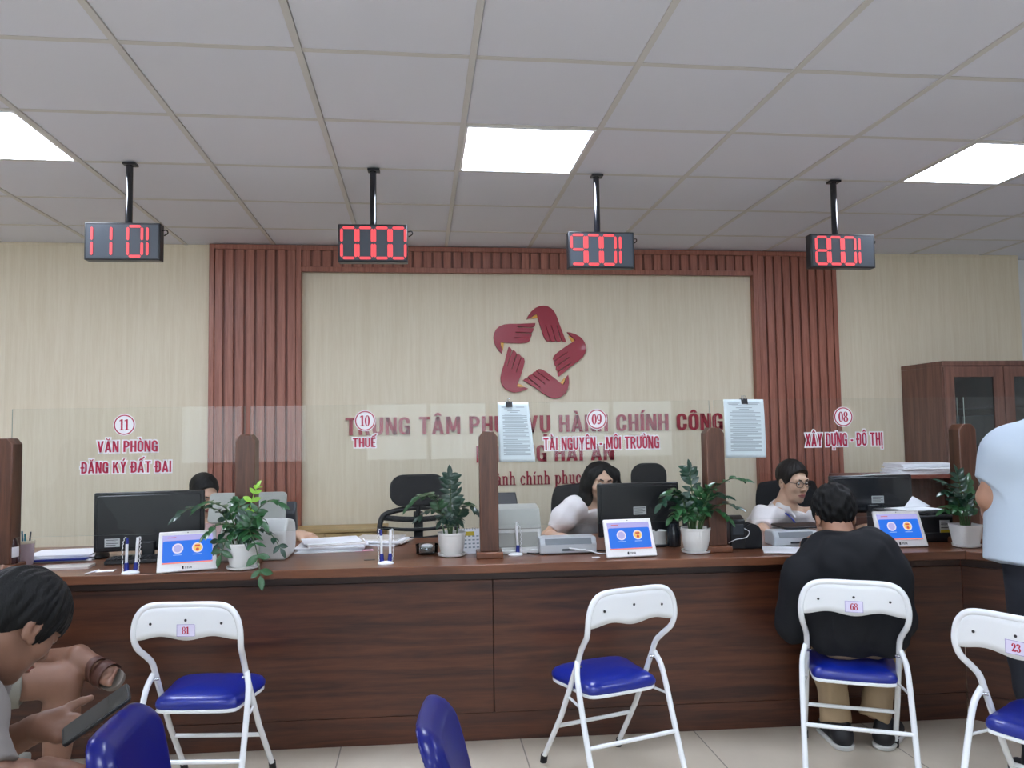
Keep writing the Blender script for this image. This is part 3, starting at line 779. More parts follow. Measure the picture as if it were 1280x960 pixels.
# posts and glass screens
VP = .205
posts = [(2, 700, 'dark wooden screen post at the left edge, beside the pen cup'), (306, 0, 'dark wooden screen post behind the bushy drooping plant'),
         (611, 0, 'dark wooden screen post left of the window 09 glass'), (895.5, 0, 'dark wooden screen post behind the plant in the ribbed pot'),
         (1212, 0, 'dark wooden screen post behind the plant beside the standing person')]
PU = []
proto = None
for px, _, lb in posts:
    u = toC(onv(px, 600, VP-.04))[0]; PU.append(u)
    if proto is None:
        proto = thing('screen_post', lb, 'post', CO+cR@V3(u, VP, CT), RZ, 'wooden posts between the glass screens')
        w = .044
        MB().prism([(-w, .03), (w, .03), (w, .565), (.022, .592), (-.022, .592), (-w, .565)], -.043, .043, 'xz').build('shaft', M_post, proto, bevel=.004)
        MB().bx(-.062, .062, -.062, .062, 0, .03).build('base', M_top, proto, bevel=.005)
    else:
        o = copy_tree(proto); o.location = CO+cR@V3(u, VP, CT); o['label'] = lb
M_glass = thin_glass('screen_glass', (.978, .986, .982), 1.27); M_gedge = mat('glass_edge', '#c9d8d0', .2)
M_stw = mat('sticker_white', '#f2f0f2', .5); M_str = mat('sticker_red', '#b01440', .4)
G0, G1 = .945, 1.524
spans = [(PU[0]+.018, PU[1]-.012), (PU[1]+.014, PU[2]-.010), (PU[2]+.012, PU[3]-.012), (PU[3]+.012, PU[4]-.018), (PU[4]+.016, PU[4]+.95)]
glab = ['glass screen for window 11 at the left end of the counter', 'glass screen for window 10 in front of the empty office chair', 'glass screen for window 09 in front of the woman in the white blouse',
        'glass screen for window 08 in front of the clerk with glasses', 'unmarked glass screen at the right end behind the standing person']
GT = []
for (a, b), lb in zip(spans, glab):
    c = CO+cR@V3((a+b)/2, VP, G0)
    t = thing('glass_screen', lb, 'glass screen', c, RZ, 'glass screens along the counter'); GT.append(t)
    m = MB(); w = (b-a)/2; h = G1-G0; k = m.mark()
    m.bx(-w, w, -.003, .003, 0, h)
    for i, f in enumerate(m.f): m.m[i] = 0 if i in (2, 4) else 1
    m.build('pane', [M_glass, M_gedge], t, smooth=False)
def glocal(t, px, py):
    p = onv(px, py, VP-.003); q = cR.T@(p-np.array(t.location)); return q
def sticker_no(t, px, py, s):
    q = glocal(t, px, py); c = (q[0], q[2]); r = .0495
    def disc(rad, y0, y1, m, nm, par):
        return MB().prism(circ(rad, 40, *c), y0, y1, 'xz').build(nm, m, par)
    d = disc(r, -.0040, -.003, M_stw, 'number_sticker', t)
    mb = MB()
    for p in ring_polys(c[0], c[1], r*.93, r*.93, r*.10, r*.10): mb.prism(p, -.0048, -.0040, 'xz')
    serif_into(mb, s, .050, (c[0], -.0040, c[1]-.025), (1, 0, 0), (0, 0, 1), .0008, .86, center=True)
    mb.build('number', M_str, d, smooth=False)
def sticker_text(t, s, px0, px1, base, cap):
    A, B = glocal(t, px0, base), glocal(t, px1, base); wd = B[0]-A[0]; z = (A[2]+B[2])/2; ch = cap*np.linalg.norm(onv(px0, base, VP)-CAM0)*.99/FPX
    sx = wd/caps_width(s); b = MB(); caps_into(b, s, sx, ch, (A[0], -.003, z), (1, 0, 0), (0, 0, 1), .0006, .0056)
    bo = b.build('lettering', M_stw, t, smooth=False); tag(bo, 'white outline of the red lettering')
    f = MB(); caps_into(f, s, sx, ch, (A[0], -.0037, z), (1, 0, 0), (0, 0, 1), .0006)
    f.build('lettering_face', M_str, bo, smooth=False)
sticker_no(GT[0], 155.5, 531, '11'); sticker_text(GT[0], 'VĂN PHÒNG', 121.5, 197, 565, 12.5); sticker_text(GT[0], 'ĐĂNG KÝ ĐẤT ĐAI', 101.5, 214, 591, 12.5)
sticker_no(GT[1], 456.3, 526, '10'); sticker_text(GT[1], 'THUẾ', 441, 469.5, 559, 11.5)
sticker_no(GT[2], 746, 524, '09'); sticker_text(GT[2], 'TÀI NGUYÊN - MÔI TRƯỜNG', 679.5, 824, 561.5, 15.5)
sticker_no(GT[3], 1054, 521, '08'); sticker_text(GT[3], 'XÂY DỰNG - ĐÔ THỊ', 1007, 1103.5, 557.5, 15.5)

# paper notices clipped to the glass
M_paper = mat('paper', '#d9e6ea', .7); M_ink = mat('print_ink', '#8d99a2', .8); M_black = mat('black_plastic', '#15161a', .4); M_steel = mat('steel', '#c2c4c8', .25, 1.)
def notice(t, pxl, pxr, pyt, lb, clb, curl, px_clip, skew):
    A = glocal(t, pxl, pyt); B = glocal(t, pxr, pyt); w = B[0]-A[0]; h = .282; base = np.array(t.location)
    o = thing('paper_notice', lb, 'paper notice', base+cR@V3((A[0]+B[0])/2, 0, G1-G0), RZ, 'notices clipped to the glass')
    def P(u, v, off=0.):
        return (-w/2+w*u+skew*v*(u*.9+.1)*w, -.006-off-curl*(u**1.6)*(.25+.75*v)-.006*math.sin(3*v+u), .004-h*v-.002*u)
    MB().grid(lambda u, v: P(u, v), 14, 18).build('sheet', M_paper, o, solid=.0006)
    m = MB(); rg = random.Random(5)
    rows = [(.06, .1, .4), (.06, .55, .9), (.08, .12, .36), (.08, .58, .85), (.105, .2, .45), (.14, .3, .7), (.165, .38, .62)]+[(.20+.0235*i, .14 if i % 4 else .2, .90 if i % 3 else .55+.3*rg.random()) for i in range(30)]
    for v, a, b in rows:
        n = 8; k = m.mark()
        for i in range(n+1):
            uu = a+(b-a)*i/n; m.v.append(P(uu, v, .0009)); m.v.append(P(uu, v+.009, .0009))
        for i in range(n): m.face([k+2*i, k+2*i+1, k+2*i+3, k+2*i+2])
    m.build('printed_text', M_ink, o, smooth=False)
    q = glocal(t, px_clip, pyt)
    c = thing('binder_clip', clb, 'clip', base+cR@V3(q[0], 0, G1-G0), RZ, 'binder clips on the glass')
    MB().prism([(-.019, -.020), (-.010, .007), (.010, .007), (.013, -.020), (.0115, -.020), (.008, .0045), (-.0085, .0045), (-.0175, -.020)], -.0155, .0155, 'yz').build('body', M_black, c)
    for y in (-.009, .009):
        s = 1 if y > 0 else -1
        MB().tube([(-.010, y, -.012), (-.006, y+s*.004, .012), (-.003, y+s*.006, .022), (.003, y+s*.006, .022), (.006, y+s*.004, .012), (.010, y, -.012)], .0009, 6).build('handle', M_steel, c)
notice(GT[2], 622, 660, 504, 'white printed notice curling off the glass of window 09', 'black binder clip on the notice at window 09', .02, 636, .20)
notice(GT[3], 904, 953, 501, 'white printed notice on the glass left of the 08 sticker', 'black binder clip on the notice at window 08', .012, 929.5, .03)

# ---------------------------------------------------------------- number displays hanging from the ceiling
M_case = mat('display_case', '#16181d', .35); M_face = mat('display_face', '#3a4047', .35); M_led = emis('led_red', '#ff5058', 1.0); M_pole = mat('black_pole', '#0e1016', .12, coat=.6)
SEG = {'0': 'abcdef', '1': 'bc', '8': 'abcdefg', '9': 'abcdfg'}
def display(label, px, digits, x0, x1, y0, y1, rz, offx, blank):
    c = aty((x0+x1)/2, (y0+y1)/2, 3.80); wd = (aty(x1, y0, 3.8)-aty(x0, y0, 3.8))[0]; h = aty(x0, y0, 3.8)[2]-aty(x0, y1, 3.8)[2]
    t = thing('queue_display', label, 'number display', (c[0], 3.80, c[2]), rz, 'queue number displays on ceiling poles')
    MB().bx(-wd/2, wd/2, 0, .055, -h/2, h/2).build('case', M_case, t, bevel=.004)
    MB().bx(-wd/2+.01, wd/2-.01, -.001, .003, -h/2+.01, h/2-.01).build('face', M_face, t)
    dh = h*.80; cw = dh*.45; g = dh*.085; th = dh*.085
    x = -wd/2+offx
    for d in digits:
        m = MB()
        if d == '1': cells = 'b'  # drawn at the right edge of its cell
        hx = cw/2; hz = dh/2; b = th*.5
        segs = {'a': ((-hx, hz), (hx, hz)), 'g': ((-hx, 0), (hx, 0)), 'd': ((-hx, -hz), (hx, -hz)),
                'b': ((hx, hz), (hx, 0)), 'c': ((hx, 0), (hx, -hz)), 'f': ((-hx, hz), (-hx, 0)), 'e': ((-hx, 0), (-hx, -hz))}
        for s in SEG[d]:
            (ax, az), (bx_, bz) = segs[s]; ca = x+cw/2 if d != '1' else x-cw/2+th
            L = math.hypot(bx_-ax, bz-az); ux, uz = (bx_-ax)/L, (bz-az)/L; nx, nz = -uz, ux; e = th*.62
            P = lambda l, n: (ca+ax+ux*l+nx*n, az+uz*l+nz*n)
            m.prism([P(e*.55, 0), P(e+b*.3, b), P(L-e-b*.3, b), P(L-e*.55, 0), P(L-e-b*.3, -b), P(e+b*.3, -b)], -.0035, 0.001, 'xz')
        m.build('digit', M_led, t, smooth=False)
        x += (cw+g) if d != '1' else (th+g*blank)
    pz = CEIL-c[2]; xp = aty(px, 240, 3.82)[0]-c[0]
    p = MB().tube([(xp, .03, h/2-.002), (xp, .03, pz)], .0165, 16).build('pole', M_pole, t)
    MB().bx(xp-.026, xp+.034, .005, .055, pz-.012, pz-.0005).build('ceiling_plate', M_case, t, bevel=.002)
    MB().tube(spline([(wd/2, .03, h/2-.03), (wd/2+.02, .03, h/2-.028), (wd/2+.022, .04, h/2-.04), (wd/2+.004, .045, h/2-.05)], 5), .003, 6).build('cable', M_case, t)
    return t
display('queue number display showing 1101, above window 11', 160.5, '1101', 105, 200.5, 278, 325, -.02, .022, 6.2)
display('queue number display showing 0000, above window 10', 466, '0000', 422.5, 509.5, 280, 327.5, -.03, .018, 1)
display('queue number display showing 9001, above window 09', 746, '9001', 711, 793, 289.5, 335, 0, .016, 1)
display('queue number display showing 8001, above window 08', 1043, '8001', 1014, 1094, 292.5, 334.5, 0, .030, 1)

# ---------------------------------------------------------------- cabinets behind
M_cab = wood('cabinet_wood', '#5c3d34', '#80594b', (9, 9, .5), 4., .4, .35); M_cin = mat('cabinet_inside', '#3a3432', .7)
M_cgl = thin_glass('cabinet_glass', (.62, .66, .66), 1.5)
xC0, xC1, yC0, yC1, zC = 3.675, 4.60, 5.03, WALL-.01, 1.835
t = thing('glass_door_cabinet', 'tall brown cabinet with glass doors in the right corner', 'cabinet', ((xC0+xC1)/2, (yC0+yC1)/2, 0))
hw, hd = (xC1-xC0)/2, (yC1-yC0)/2
c = MB(); c.bx(-hw, -hw+.02, -hd, hd, 0, zC-.035).bx(hw-.02, hw, -hd, hd, 0, zC-.035).bx(-hw+.02, hw-.02, hd-.012, hd, .0, zC-.035).bx(-hw, hw, -hd-.012, hd, zC-.035, zC).bx(-hw+.02, hw-.02, -hd, hd-.012, 0, .06)
c.build('carcass', M_cab, t, bevel=.002)
for z in (.5, .85, 1.22, 1.50): MB().bx(-hw+.02, hw-.02, -hd+.03, hd-.012, z, z+.018).build('shelf', M_cab, t)
rg = random.Random(3)
for q in (0, 1):
    a = -hw+.004+q*hw; b = a+hw-.008
    d = MB(); z0, z1 = .06, zC-.04; s = .075
    d.bx(a, a+s, -hd-.02, -hd, z0, z1).bx(b-s, b, -hd-.02, -hd, z0, z1).bx(a+s, b-s, -hd-.02, -hd, z1-s, z1).bx(a+s, b-s, -hd-.02, -hd, z0, .75)
    do = d.build('door', M_cab, t, bevel=.0015)
    MB().bx(a+s, b-s, -hd-.012, -hd-.008, .75, z1-s).build('glass', M_cgl, do)
    hx = b-.03 if q == 0 else a+.03
    MB().bx(hx-.006, hx+.006, -hd-.04, -hd-.0195, 1.0, 1.28).build('handle', M_steel, do, bevel=.003)
def stack_box(z, xs, hgt, cols, lab):
    for i, (x, w) in enumerate(xs):
        o = MB().bx(x-w/2, x+w/2, 5.2, 5.2+.24, z, z+hgt*rg.uniform(.9, 1)).build('box_file', mat('box_file_%d' % (i % len(cols)), cols[i % len(cols)], .6), bevel=.004)
        tag(o, lab, 'box file', 'box files inside the glass-door cabinet')
stack_box(1.238, [(3.78, .09), (3.88, .09), (4.16, .08), (4.26, .09)], .22, ['#cfcfc8', '#a9b4b8'], 'pale box file standing on a shelf behind the cabinet glass')
# low oak cupboard at the back wall
M_oak = wood('light_oak', '#a98d5c', '#c7ac79', (1, 9, 9), 3., .5, .4)
xo0, xo1 = aty(330, 665, 5.2)[0], aty(482, 665, 5.2)[0]
zo = aty(430, 661, 5.2)[2]
t = thing('low_cupboard', 'low light oak cupboard at the wall behind the paper pile', 'cupboard', ((xo0+xo1)/2, 5.3, 0)); w = (xo1-xo0)/2
MB().bx(-w, w, -.1, .14, .0, zo-.022).build('carcass', M_oak, t, bevel=.002); MB().bx(-w-.01, w+.01, -.12, .145, zo-.022, zo).build('top', M_oak, t, bevel=.002)
for q in (-1, 1):
    d = MB().bx(min(0.003*q, q*w), max(.003*q, q*w), -.116, -.1, .06, zo-.03).build('door', M_oak, t, bevel=.002)
    MB().tube([(q*.03, -.116, zo-.16), (q*.03, -.135, zo-.16), (q*.03, -.135, zo-.26), (q*.03, -.116, zo-.26)], .004, 8).build('handle', M_steel, d)
# desk hutch on the right
M_hut = wood('hutch_wood', '#5a2a20', '#7f4234', (.6, 8, 8), 4., .4, .35)
t = thing('desk_hutch', 'reddish brown desk hutch shelf holding paper stacks in front of the tall cabinet', 'shelf', (3.14, 4.72, 0), math.radians(-8))
MB().bx(-.42, .36, -.16, .16, 1.045, 1.07).build('top', M_hut, t, bevel=.002)
MB().bx(.335, .36, -.155, .155, 0, 1.045).build('side_panel', M_hut, t, bevel=.002); MB().bx(-.42, -.395, -.155, .155, 0, 1.045).build('side_panel', M_hut, t, bevel=.002)
MB().bx(-.395, .335, .135, .15, .72, 1.045).build('back_panel', M_cab, t); MB().bx(-.395, .335, -.155, .135, .70, .722).build('shelf', M_hut, t)
HUT = t
# ---------------------------------------------------------------- white folding chairs
M_wm = mat('white_enamel', '#e9ecee', .25, coat=.4); M_bv = mat('blue_vinyl', '#092085', .32, bump=.08, bscale=120, coat=.25); M_rub = mat('black_rubber', '#131316', .7); M_tag = mat('number_label', '#dcd6ec', .6); M_tagb = mat('label_border', '#8f86b8', .6); M_num = mat('label_red', '#b0103c', .5)
M_hole = mat('screw_dark', '#3a3b3d', .4, .6)
def folding_chair(label, loc, rz, number=None):
    t = thing('folding_chair', label, 'chair', loc, rz, 'white folding chairs with blue seats')
    H = .775; R = .0112
    half = [(0, -.212, H), (.10, -.212, H), (.150, -.211, H-.010), (.180, -.210, H-.040), (.194, -.207, H-.085), (.196, -.202, H-.125), (.191, -.183, H-.165), (.181, -.138, H-.205), (.174, -.103, H-.240), (.173, -.076, H-.290)]
    path = spline(half, 5); foot = [(.178, .062, .24), (.184, .215, .022)]
    right = [tuple(p) for p in path]+foot
    full = [(-x, y, z) for x, y, z in right[::-1]]+right[1:]
    MB().tube(full, R, 12).build('frame', M_wm, t)
    for s in (-1, 1): MB().tube([(s*.184, .209, .035), (s*.184, .220, 0)], .0145, 12).build('foot_cap', M_rub, t)
    # rear legs
    for s in (-1, 1):
        MB().tube(spline([(s*.175, -.078, .492), (s*.184, -.090, .472), (s*.196, -.118, .41), (s*.200, -.19, .20), (s*.201, -.258, .022)], 5), R, 12).build('leg', M_wm, t)
        MB().tube([(s*.201, -.255, .035), (s*.201, -.264, 0)], .0145, 12).build('foot_cap', M_rub, t)
        MB().tube([(s*.160, -.075, .468), (s*.192, -.092, .468)], .006, 10).build('pivot', M_steel, t)
        MB().tube([(s*.174, .015, .335), (s*.198, -.142, .335)], .0055, 8).build('seat_link', M_wm, t)
    MB().tube([(-.2, -.190, .203), (.2, -.190, .203)], .0085, 10).build('stretcher', M_wm, t)
    MB().tube([(-.18, .098, .188), (.18, .098, .188)], .0085, 10).build('stretcher', M_wm, t)
    # seat: rim and padded cushion
    def outline(g=0.):
        pts = [(-.157-g, -.100), (-.14, -.128-g), (-.08, -.138-g), (.08, -.138-g), (.14, -.128-g), (.157+g, -.100), (.168+g, .03), (.178+g, .115), (.157, .162+g), (.08, .178+g), (-.08, .178+g), (-.157, .162+g), (-.178-g, .115), (-.168-g, .03)]
        pts = pts+[pts[0]]
        return [(float(p[0]), float(p[1])) for p in spline([(x, y, 0) for x, y in pts], 4)[:-1]]
    o0 = outline()
    MB().prism(o0, .356, .371, 'xy').build('seat_rim', M_wm, t, bevel=.004)
    c = MB(); n = len(o0); cx, cy = 0, .02
    lv = [(1.0, .3715), (1.02, .381), (1.015, .391), (.97, .404), (.88, .414), (.72, .422), (.45, .428), (.2, .430)]
    k = 0
    for f, z in lv:
        for x, y in o0: c.v.append((cx+(x-cx)*f, cy+(y-cy)*f, z))
    for i in range(len(lv)-1):
        for j in range(n): c.face([i*n+j, i*n+(j+1) % n, (i+1)*n+(j+1) % n, (i+1)*n+j])
    c.face([(len(lv)-1)*n+j for j in range(n)]); c.face(list(range(n))[::-1])
    c.build('seat', M_bv, t, angle=60)
    # backrest plate with a wavy lower edge
    def low(x): return H-.130+.015*(1-math.cos(2*math.pi*x/.19))/2
    def prof(u):  # half width at height z
        return 0
    xs = None
    def ztop(x):
        x = abs(x); P = np.array([(p[0], p[2]) for p in path[:24]]); P = P[np.argsort(P[:, 0])]
        return float(np.interp(x, P[:, 0], P[:, 1]))
    def yb(z): return float(np.interp(z, [H-.25, H-.165, H-.125, H-.04, H], [-.10, -.183, -.202, -.210, -.212]))
    m = MB(); nv = 5
    def PF(u, v):
        x = -.1935+.387*u; z1 = ztop(x)-.002; z0 = min(low(x), z1-.004); z = z0+(z1-z0)*v
        return (x, yb(z)-.004*(1-(x/.2)**2)-.001, z)
    m.grid(PF, 40, nv); b = m.build('backrest', M_wm, t, solid=.005)
    for x, z in ((-.13, H-.068), (0, H-.055), (.13, H-.068)):
        y = yb(z)-.0055-.004*(1-(x/.2)**2)
        MB().lathe([(.005, 0), (.005, .0015), (.002, .002)], 12).xf(0, rotx(math.pi/2), (x, y+.0005, z)).build('screw', M_hole, b)
    if number:
        z = H-.092; y = yb(z)-.0095
        tl_ = MB().bx(-.033, .033, y-.0012, y+.001, z-.022, z+.022); lo = tl_.build('number_label', M_tag, b)
        br = MB(); 
        for a in ((-.033, -.0315, -.022, .022), (.0315, .033, -.022, .022), (-.0315, .0315, -.022, -.0205), (-.0315, .0315, .0205, .022)): br.bx(a[0], a[1], y-.0017, y-.0012, z+a[2], z+a[3])
        br.build('label_border', M_tagb, lo)
        nm = MB(); serif_into(nm, number, .026, (0, y-.0012, z-.013), (1, 0, 0), (0, 0, 1), .0008, .95, center=True); nm.build('number', M_num, lo, smooth=False)
    return t
def chair_at(px, py, ang):   # where the middle of the back rail is seen
    p = atz(px, py, .786); a = math.radians(ang); return (p[0]-.212*math.sin(a), p[1]+.212*math.cos(a), 0)
CH68 = chair_at(1066, 725, -25)
folding_chair('white folding chair numbered 68 with the man in the black sweater sitting on it', CH68, math.radians(-25), '68')
folding_chair('empty white folding chair without a number, turned in front of window 09', chair_at(791, 733.5, 17.4), math.radians(17.4))
folding_chair('empty white folding chair numbered 81 in front of window 11', chair_at(233, 752, -7), math.radians(-7), '81')
folding_chair('white folding chair numbered 23 cut by the right edge', chair_at(1269, 768.5, -64), math.radians(-64), '23')

# ---------------------------------------------------------------- blue moulded waiting chairs
M_bp = mat('blue_plastic', '#050e62', .30, spec=.35, coat=.08); M_leg = mat('dark_steel', '#2a2b2e', .4, .7)
SHELL = None
def shell_chair(label, loc, rz):
    """faces local +x, back at local -x"""
    t = thing('waiting_chair', label, 'chair', loc, rz, 'blue moulded waiting chairs')
    global SHELL
    if SHELL is None:
        prof = [(.25, .405), (.235, .435), (.17, .442), (.05, .425), (-.08, .418), (-.15, .435), (-.185, .48), (-.205, .55), (-.235, .65), (-.272, .745), (-.285, .785)]
        P2 = np.array(spline([(x, z, 0) for x, z in prof], 5))[:, :2]; sg = np.diff(P2, axis=0); Ls = np.linalg.norm(sg, axis=1); cum = np.concatenate([[0], np.cumsum(Ls)]); TOT = cum[-1]
        def fn(P):
            best = np.full(len(P), 9.); nd = np.zeros(len(P)); sa = np.zeros(len(P))
            for i in range(len(sg)):
                qx = P[:, 0]-P2[i, 0]; qz = P[:, 2]-P2[i, 1]; t = (qx*sg[i, 0]+qz*sg[i, 1])/(Ls[i]**2)
                lo_ = -9. if i == 0 else 0.; hi_ = 9. if i == len(sg)-1 else 1.
                tc = np.clip(t, lo_, hi_); dx = qx-tc*sg[i, 0]; dz = qz-tc*sg[i, 1]; d = np.hypot(dx, dz); m = d < best
                best[m] = d[m]; nd[m] = (dx*sg[i, 1]-dz*sg[i, 0])[m]/Ls[i]; sa[m] = (cum[i]+tc*Ls[i])[m]
            hw = np.interp(sa/TOT, [0, .06, .2, .40, .50, .60, .74, .82, .90, 1.0], [.19, .205, .222, .20, .15, .128, .126, .145, .166, .164]); rc = .075
            a = np.maximum(np.abs(P[:, 1])-(hw-rc), 0); b_ = np.maximum(np.maximum(sa-(TOT-rc), rc-sa), 0)
            ins = np.minimum(np.maximum(np.abs(P[:, 1])-(hw-rc), np.maximum(sa-(TOT-rc), rc-sa)), 0)
            d2 = np.hypot(a, b_)+ins-rc
            e = np.clip((d2+.045)/.045, 0, 1.3); off = .022*(P[:, 1]/.2)**2-.030*e*e
            d1 = np.abs(nd-off)-.0055; r = .003
            w1 = np.maximum(d1+r, 0); w2 = np.maximum(d2+r, 0); sheet_ = np.minimum(np.maximum(d1, d2)+r, 0)+np.hypot(w1, w2)-r
            lip = np.hypot(nd-off+.004, d2+.009)-.0105
            return smin(sheet_, lip, .008)*.8
        S = Solid(); S.op(fn, (-.34, -.25, .36), (.30, .25, .83), 0)
        SHELL = S.mesh(.0036)
    o = solid_obj('shell', [(*SHELL, 0)], M_bp, t)
    for y in (-.17, .17):
        MB().tube(spline([(.16, y, .425), (.19, y*1.1, .2), (.22, y*1.2, .0)], 4), .011, 10).build('leg', M_leg, t)
        MB().tube(spline([(-.10, y, .41), (-.16, y*1.1, .2), (-.21, y*1.2, .0)], 4), .011, 10).build('leg', M_leg, t)
    MB().tube([(.16, -.17, .405), (.16, .17, .405)], .01, 8).build('crossbar', M_leg, t); MB().tube([(-.09, -.17, .40), (-.09, .17, .40)], .01, 8).build('crossbar', M_leg, t)
    return t
shell_chair('blue moulded chair at the bottom left, covering part of the man\'s phone hand', (-.362, 1.806, 0), -.01)
shell_chair('blue moulded chair seen edge-on at the bottom middle', (.313, 1.715, 0), -.12)

# ---------------------------------------------------------------- office chairs
M_mesh = mat('black_mesh', '#0d0e12', .75, bump=.3, bscale=500); M_blk = mat('black_nylon', '#131418', .45)
def office_chair(label, loc, rz, style='head', top=1.18, hr=.36):
    """faces local -y (towards the counter)"""
    t = thing('office_chair', label, 'office chair', loc, rz, 'black office chairs behind the counter')
    if style == 'head':
        MB().prism(rrect(hr, .20, .085, 8, 0, top-.10), .22, .255, 'xz').build('headrest', M_mesh, t, bevel=.012)
        MB().tube([(0, .25, top-.16), (0, .262, top-.30)], .016, 10).build('headrest_stem', M_blk, t)
        zt_ = top-.235
        fr = [(-.235, .20, .50), (-.245, .235, .70), (-.238, .25, zt_-.06), (-.19, .255, zt_-.005), (0, .258, zt_+.025), (.19, .255, zt_-.005), (.238, .25, zt_-.06), (.245, .235, .70), (.235, .20, .50), (0, .19, .47)]
        MB().tube(spline(fr+[fr[0]], 5)[:-1], .017, 10, closed=True).build('back_frame', M_blk, t)
        for z, th in ((zt_-.03, .034), (zt_-.095, .02), (zt_-.15, .02), (zt_-.21, .02), (zt_-.27, .02)):
            m = MB(); m.grid(lambda u, v: (-.235+.47*u, .25-.02*(1-(2*u-1)**2)+.03*(.9-z), z+th*(v-.5)-.018*math.cos((2*u-1)*math.pi/2)), 16, 2); m.build('back_slat', M_mesh, t, solid=.008)
        MB().bx(-.03, .03, .252, .27, .45, zt_).build('back_spine', M_blk, t, bevel=.005)
    else:
        zt_ = top
        def B(u, v):
            x = (u-.5)*2; z = .50+(zt_-.50)*v; w = .245*min(1, (1-((v-.55)/.62)**4)**.5 if abs(v-.55) < .62 else 0)
            return (x*max(w, .13), .235+.03*v-.035*(1-x*x)+.0*v, z-.02*x*x*v)
        MB().grid(B, 16, 16).build('back', M_mesh, t, solid=.045, subsurf=1)
        MB().bx(-.035, .035, .235, .262, .42, .75).build('back_spine', M_blk, t, bevel=.006)
    MB().prism(rrect(.50, .48, .09, 6), .43, .50, 'xy').build('seat', M_mesh, t, bevel=.02)
    MB().bx(-.04, .04, .16, .26, .405, .43).build('back_bracket', M_blk, t)
    for s in (-1, 1):
        MB().tube(spline([(s*.24, .06, .44), (s*.29, .06, .46), (s*.295, .05, .60), (s*.295, .03, .645)], 4), .014, 8).build('armrest_post', M_blk, t)
        MB().prism(rrect(.075, .24, .03, 4, s*.295, 0), .645, .67, 'xy').build('armrest', M_blk, t, bevel=.006)
    MB().tube([(0, 0, .10), (0, 0, .43)], .026, 14).build('gas_lift', M_steel, t)
    for i in range(5):
        a = 2*math.pi*i/5+.3; l = MB().tube([(0, 0, .115), (.30*math.cos(a), .30*math.sin(a), .075)], [.028, .016], 8).build('base_leg', M_blk, t)
        c = (.30*math.cos(a), .30*math.sin(a)); d = np.array([-math.sin(a), math.cos(a), 0])
        MB().tube([np.array([*c, .028])-d*.022, np.array([*c, .028])+d*.022], .028, 14).build('caster', M_blk, l)
    return t
def P_(px, py, Y): return aty(px, py, Y)
q = P_(514, 640, 4.95); office_chair('empty black office chair with a separate headrest behind window 10', (q[0]+.06, 4.72, 0), 0.06, 'head', 1.12)
q = P_(712, 620, 4.95); ODx = q[0]
office_chair('black office chair with the woman in the white blouse sitting on it', (ODx+.13, 4.70, 0), .05, 'plain', 1.045)
q = P_(811, 600, 5.15); office_chair('black office chair behind the monitor at window 09, only its headrest showing', (q[0], 4.95, 0), -.05, 'head', 1.15, .25)
q = P_(966, 620, 5.0); office_chair('black office chair behind the clerk with glasses', (q[0]+.16, 4.80, 0), .12, 'plain', 1.03)
office_chair('black office chair behind the left monitor with the half-hidden woman sitting on it', (-1.30, 4.80, 0), 0, 'plain', 1.0)

# ---------------------------------------------------------------- monitors
M_mon = mat('monitor_black', '#14161a', .3); M_scr = mat('screen_off', '#08090b', .15); M_lab = mat('label_paper', '#c6c9c8', .6); M_yel = mat('label_yellow', '#c8b02c', .6)
def monitor(label, c, w, h, rz, zb, label_spot=None, gloss=False):
    """back of the monitor faces local -y (towards the public)"""
    t = thing('computer_monitor', label, 'monitor', (c[0], c[1], CT), rz, 'monitors on the counter')
    mm = mat('monitor_back_gloss', '#1d2024', .22, coat=.3) if gloss else M_mon
    zc = zb-CT+h/2
    MB().bx(-w/2, w/2, -.012, .014, zc-h/2, zc+h/2).build('housing', mm, t, bevel=.006)
    b = MB().prism(rrect(w*.94, h*.90, .012, 5, 0, zc), -.020, -.011, 'xz').build('back_cover', mm, t, bevel=.004)
    MB().bx(-w/2+.008, w/2-.008, .0135, .0155, zc-h/2+.014, zc+h/2-.008).build('screen', M_scr, t)
    MB().bx(-.028, .028, -.045, -.0195, .008, zc-h/2+.045).build('stand_neck', M_mon, t, bevel=.004)
    MB().prism(rrect(.24, .18, .03, 6, 0, -.02), 0, .010, 'xy').build('stand_base', M_mon, t, bevel=.003)
    if label_spot:
        x, z = label_spot
        l = MB().bx(x-.034, x+.034, -.0206, -.0195, zc+z-.02, zc+z+.02).build('rating_label', M_lab, b)
        m = MB()
        for i in range(4): m.bx(x-.028, x+.028-.012*(i % 2), -.0211, -.0206, zc+z+.012-.008*i, zc+z+.0145-.008*i)
        m.build('label_print', M_mon, l)
    return t
a, b = P_(122, 650, 3.98), P_(251, 650, 3.98); monitor('wide black monitor behind the left tablet at window 11', ((a[0]+b[0])/2, 3.99), (b-a)[0]+.02, .285, math.radians(6), P_(180, 688, 3.98)[2], (-.165, -.098))
a, b = P_(747, 640, 3.86), P_(850, 640, 3.86); monitor('black monitor hiding the lower face of the woman at window 09', ((a[0]+b[0])/2, 3.87), (b-a)[0], .27, math.radians(3), P_(800, 670, 3.86)[2], (.0, -.005))
a, b = P_(1040, 620, 3.97), P_(1138, 620, 3.97); monitor('glossy black monitor behind the seated man at window 08', ((a[0]+b[0])/2, 3.98), (b-a)[0], .205, math.radians(-5), P_(1090, 641, 3.97)[2], (.03, -.03), True)

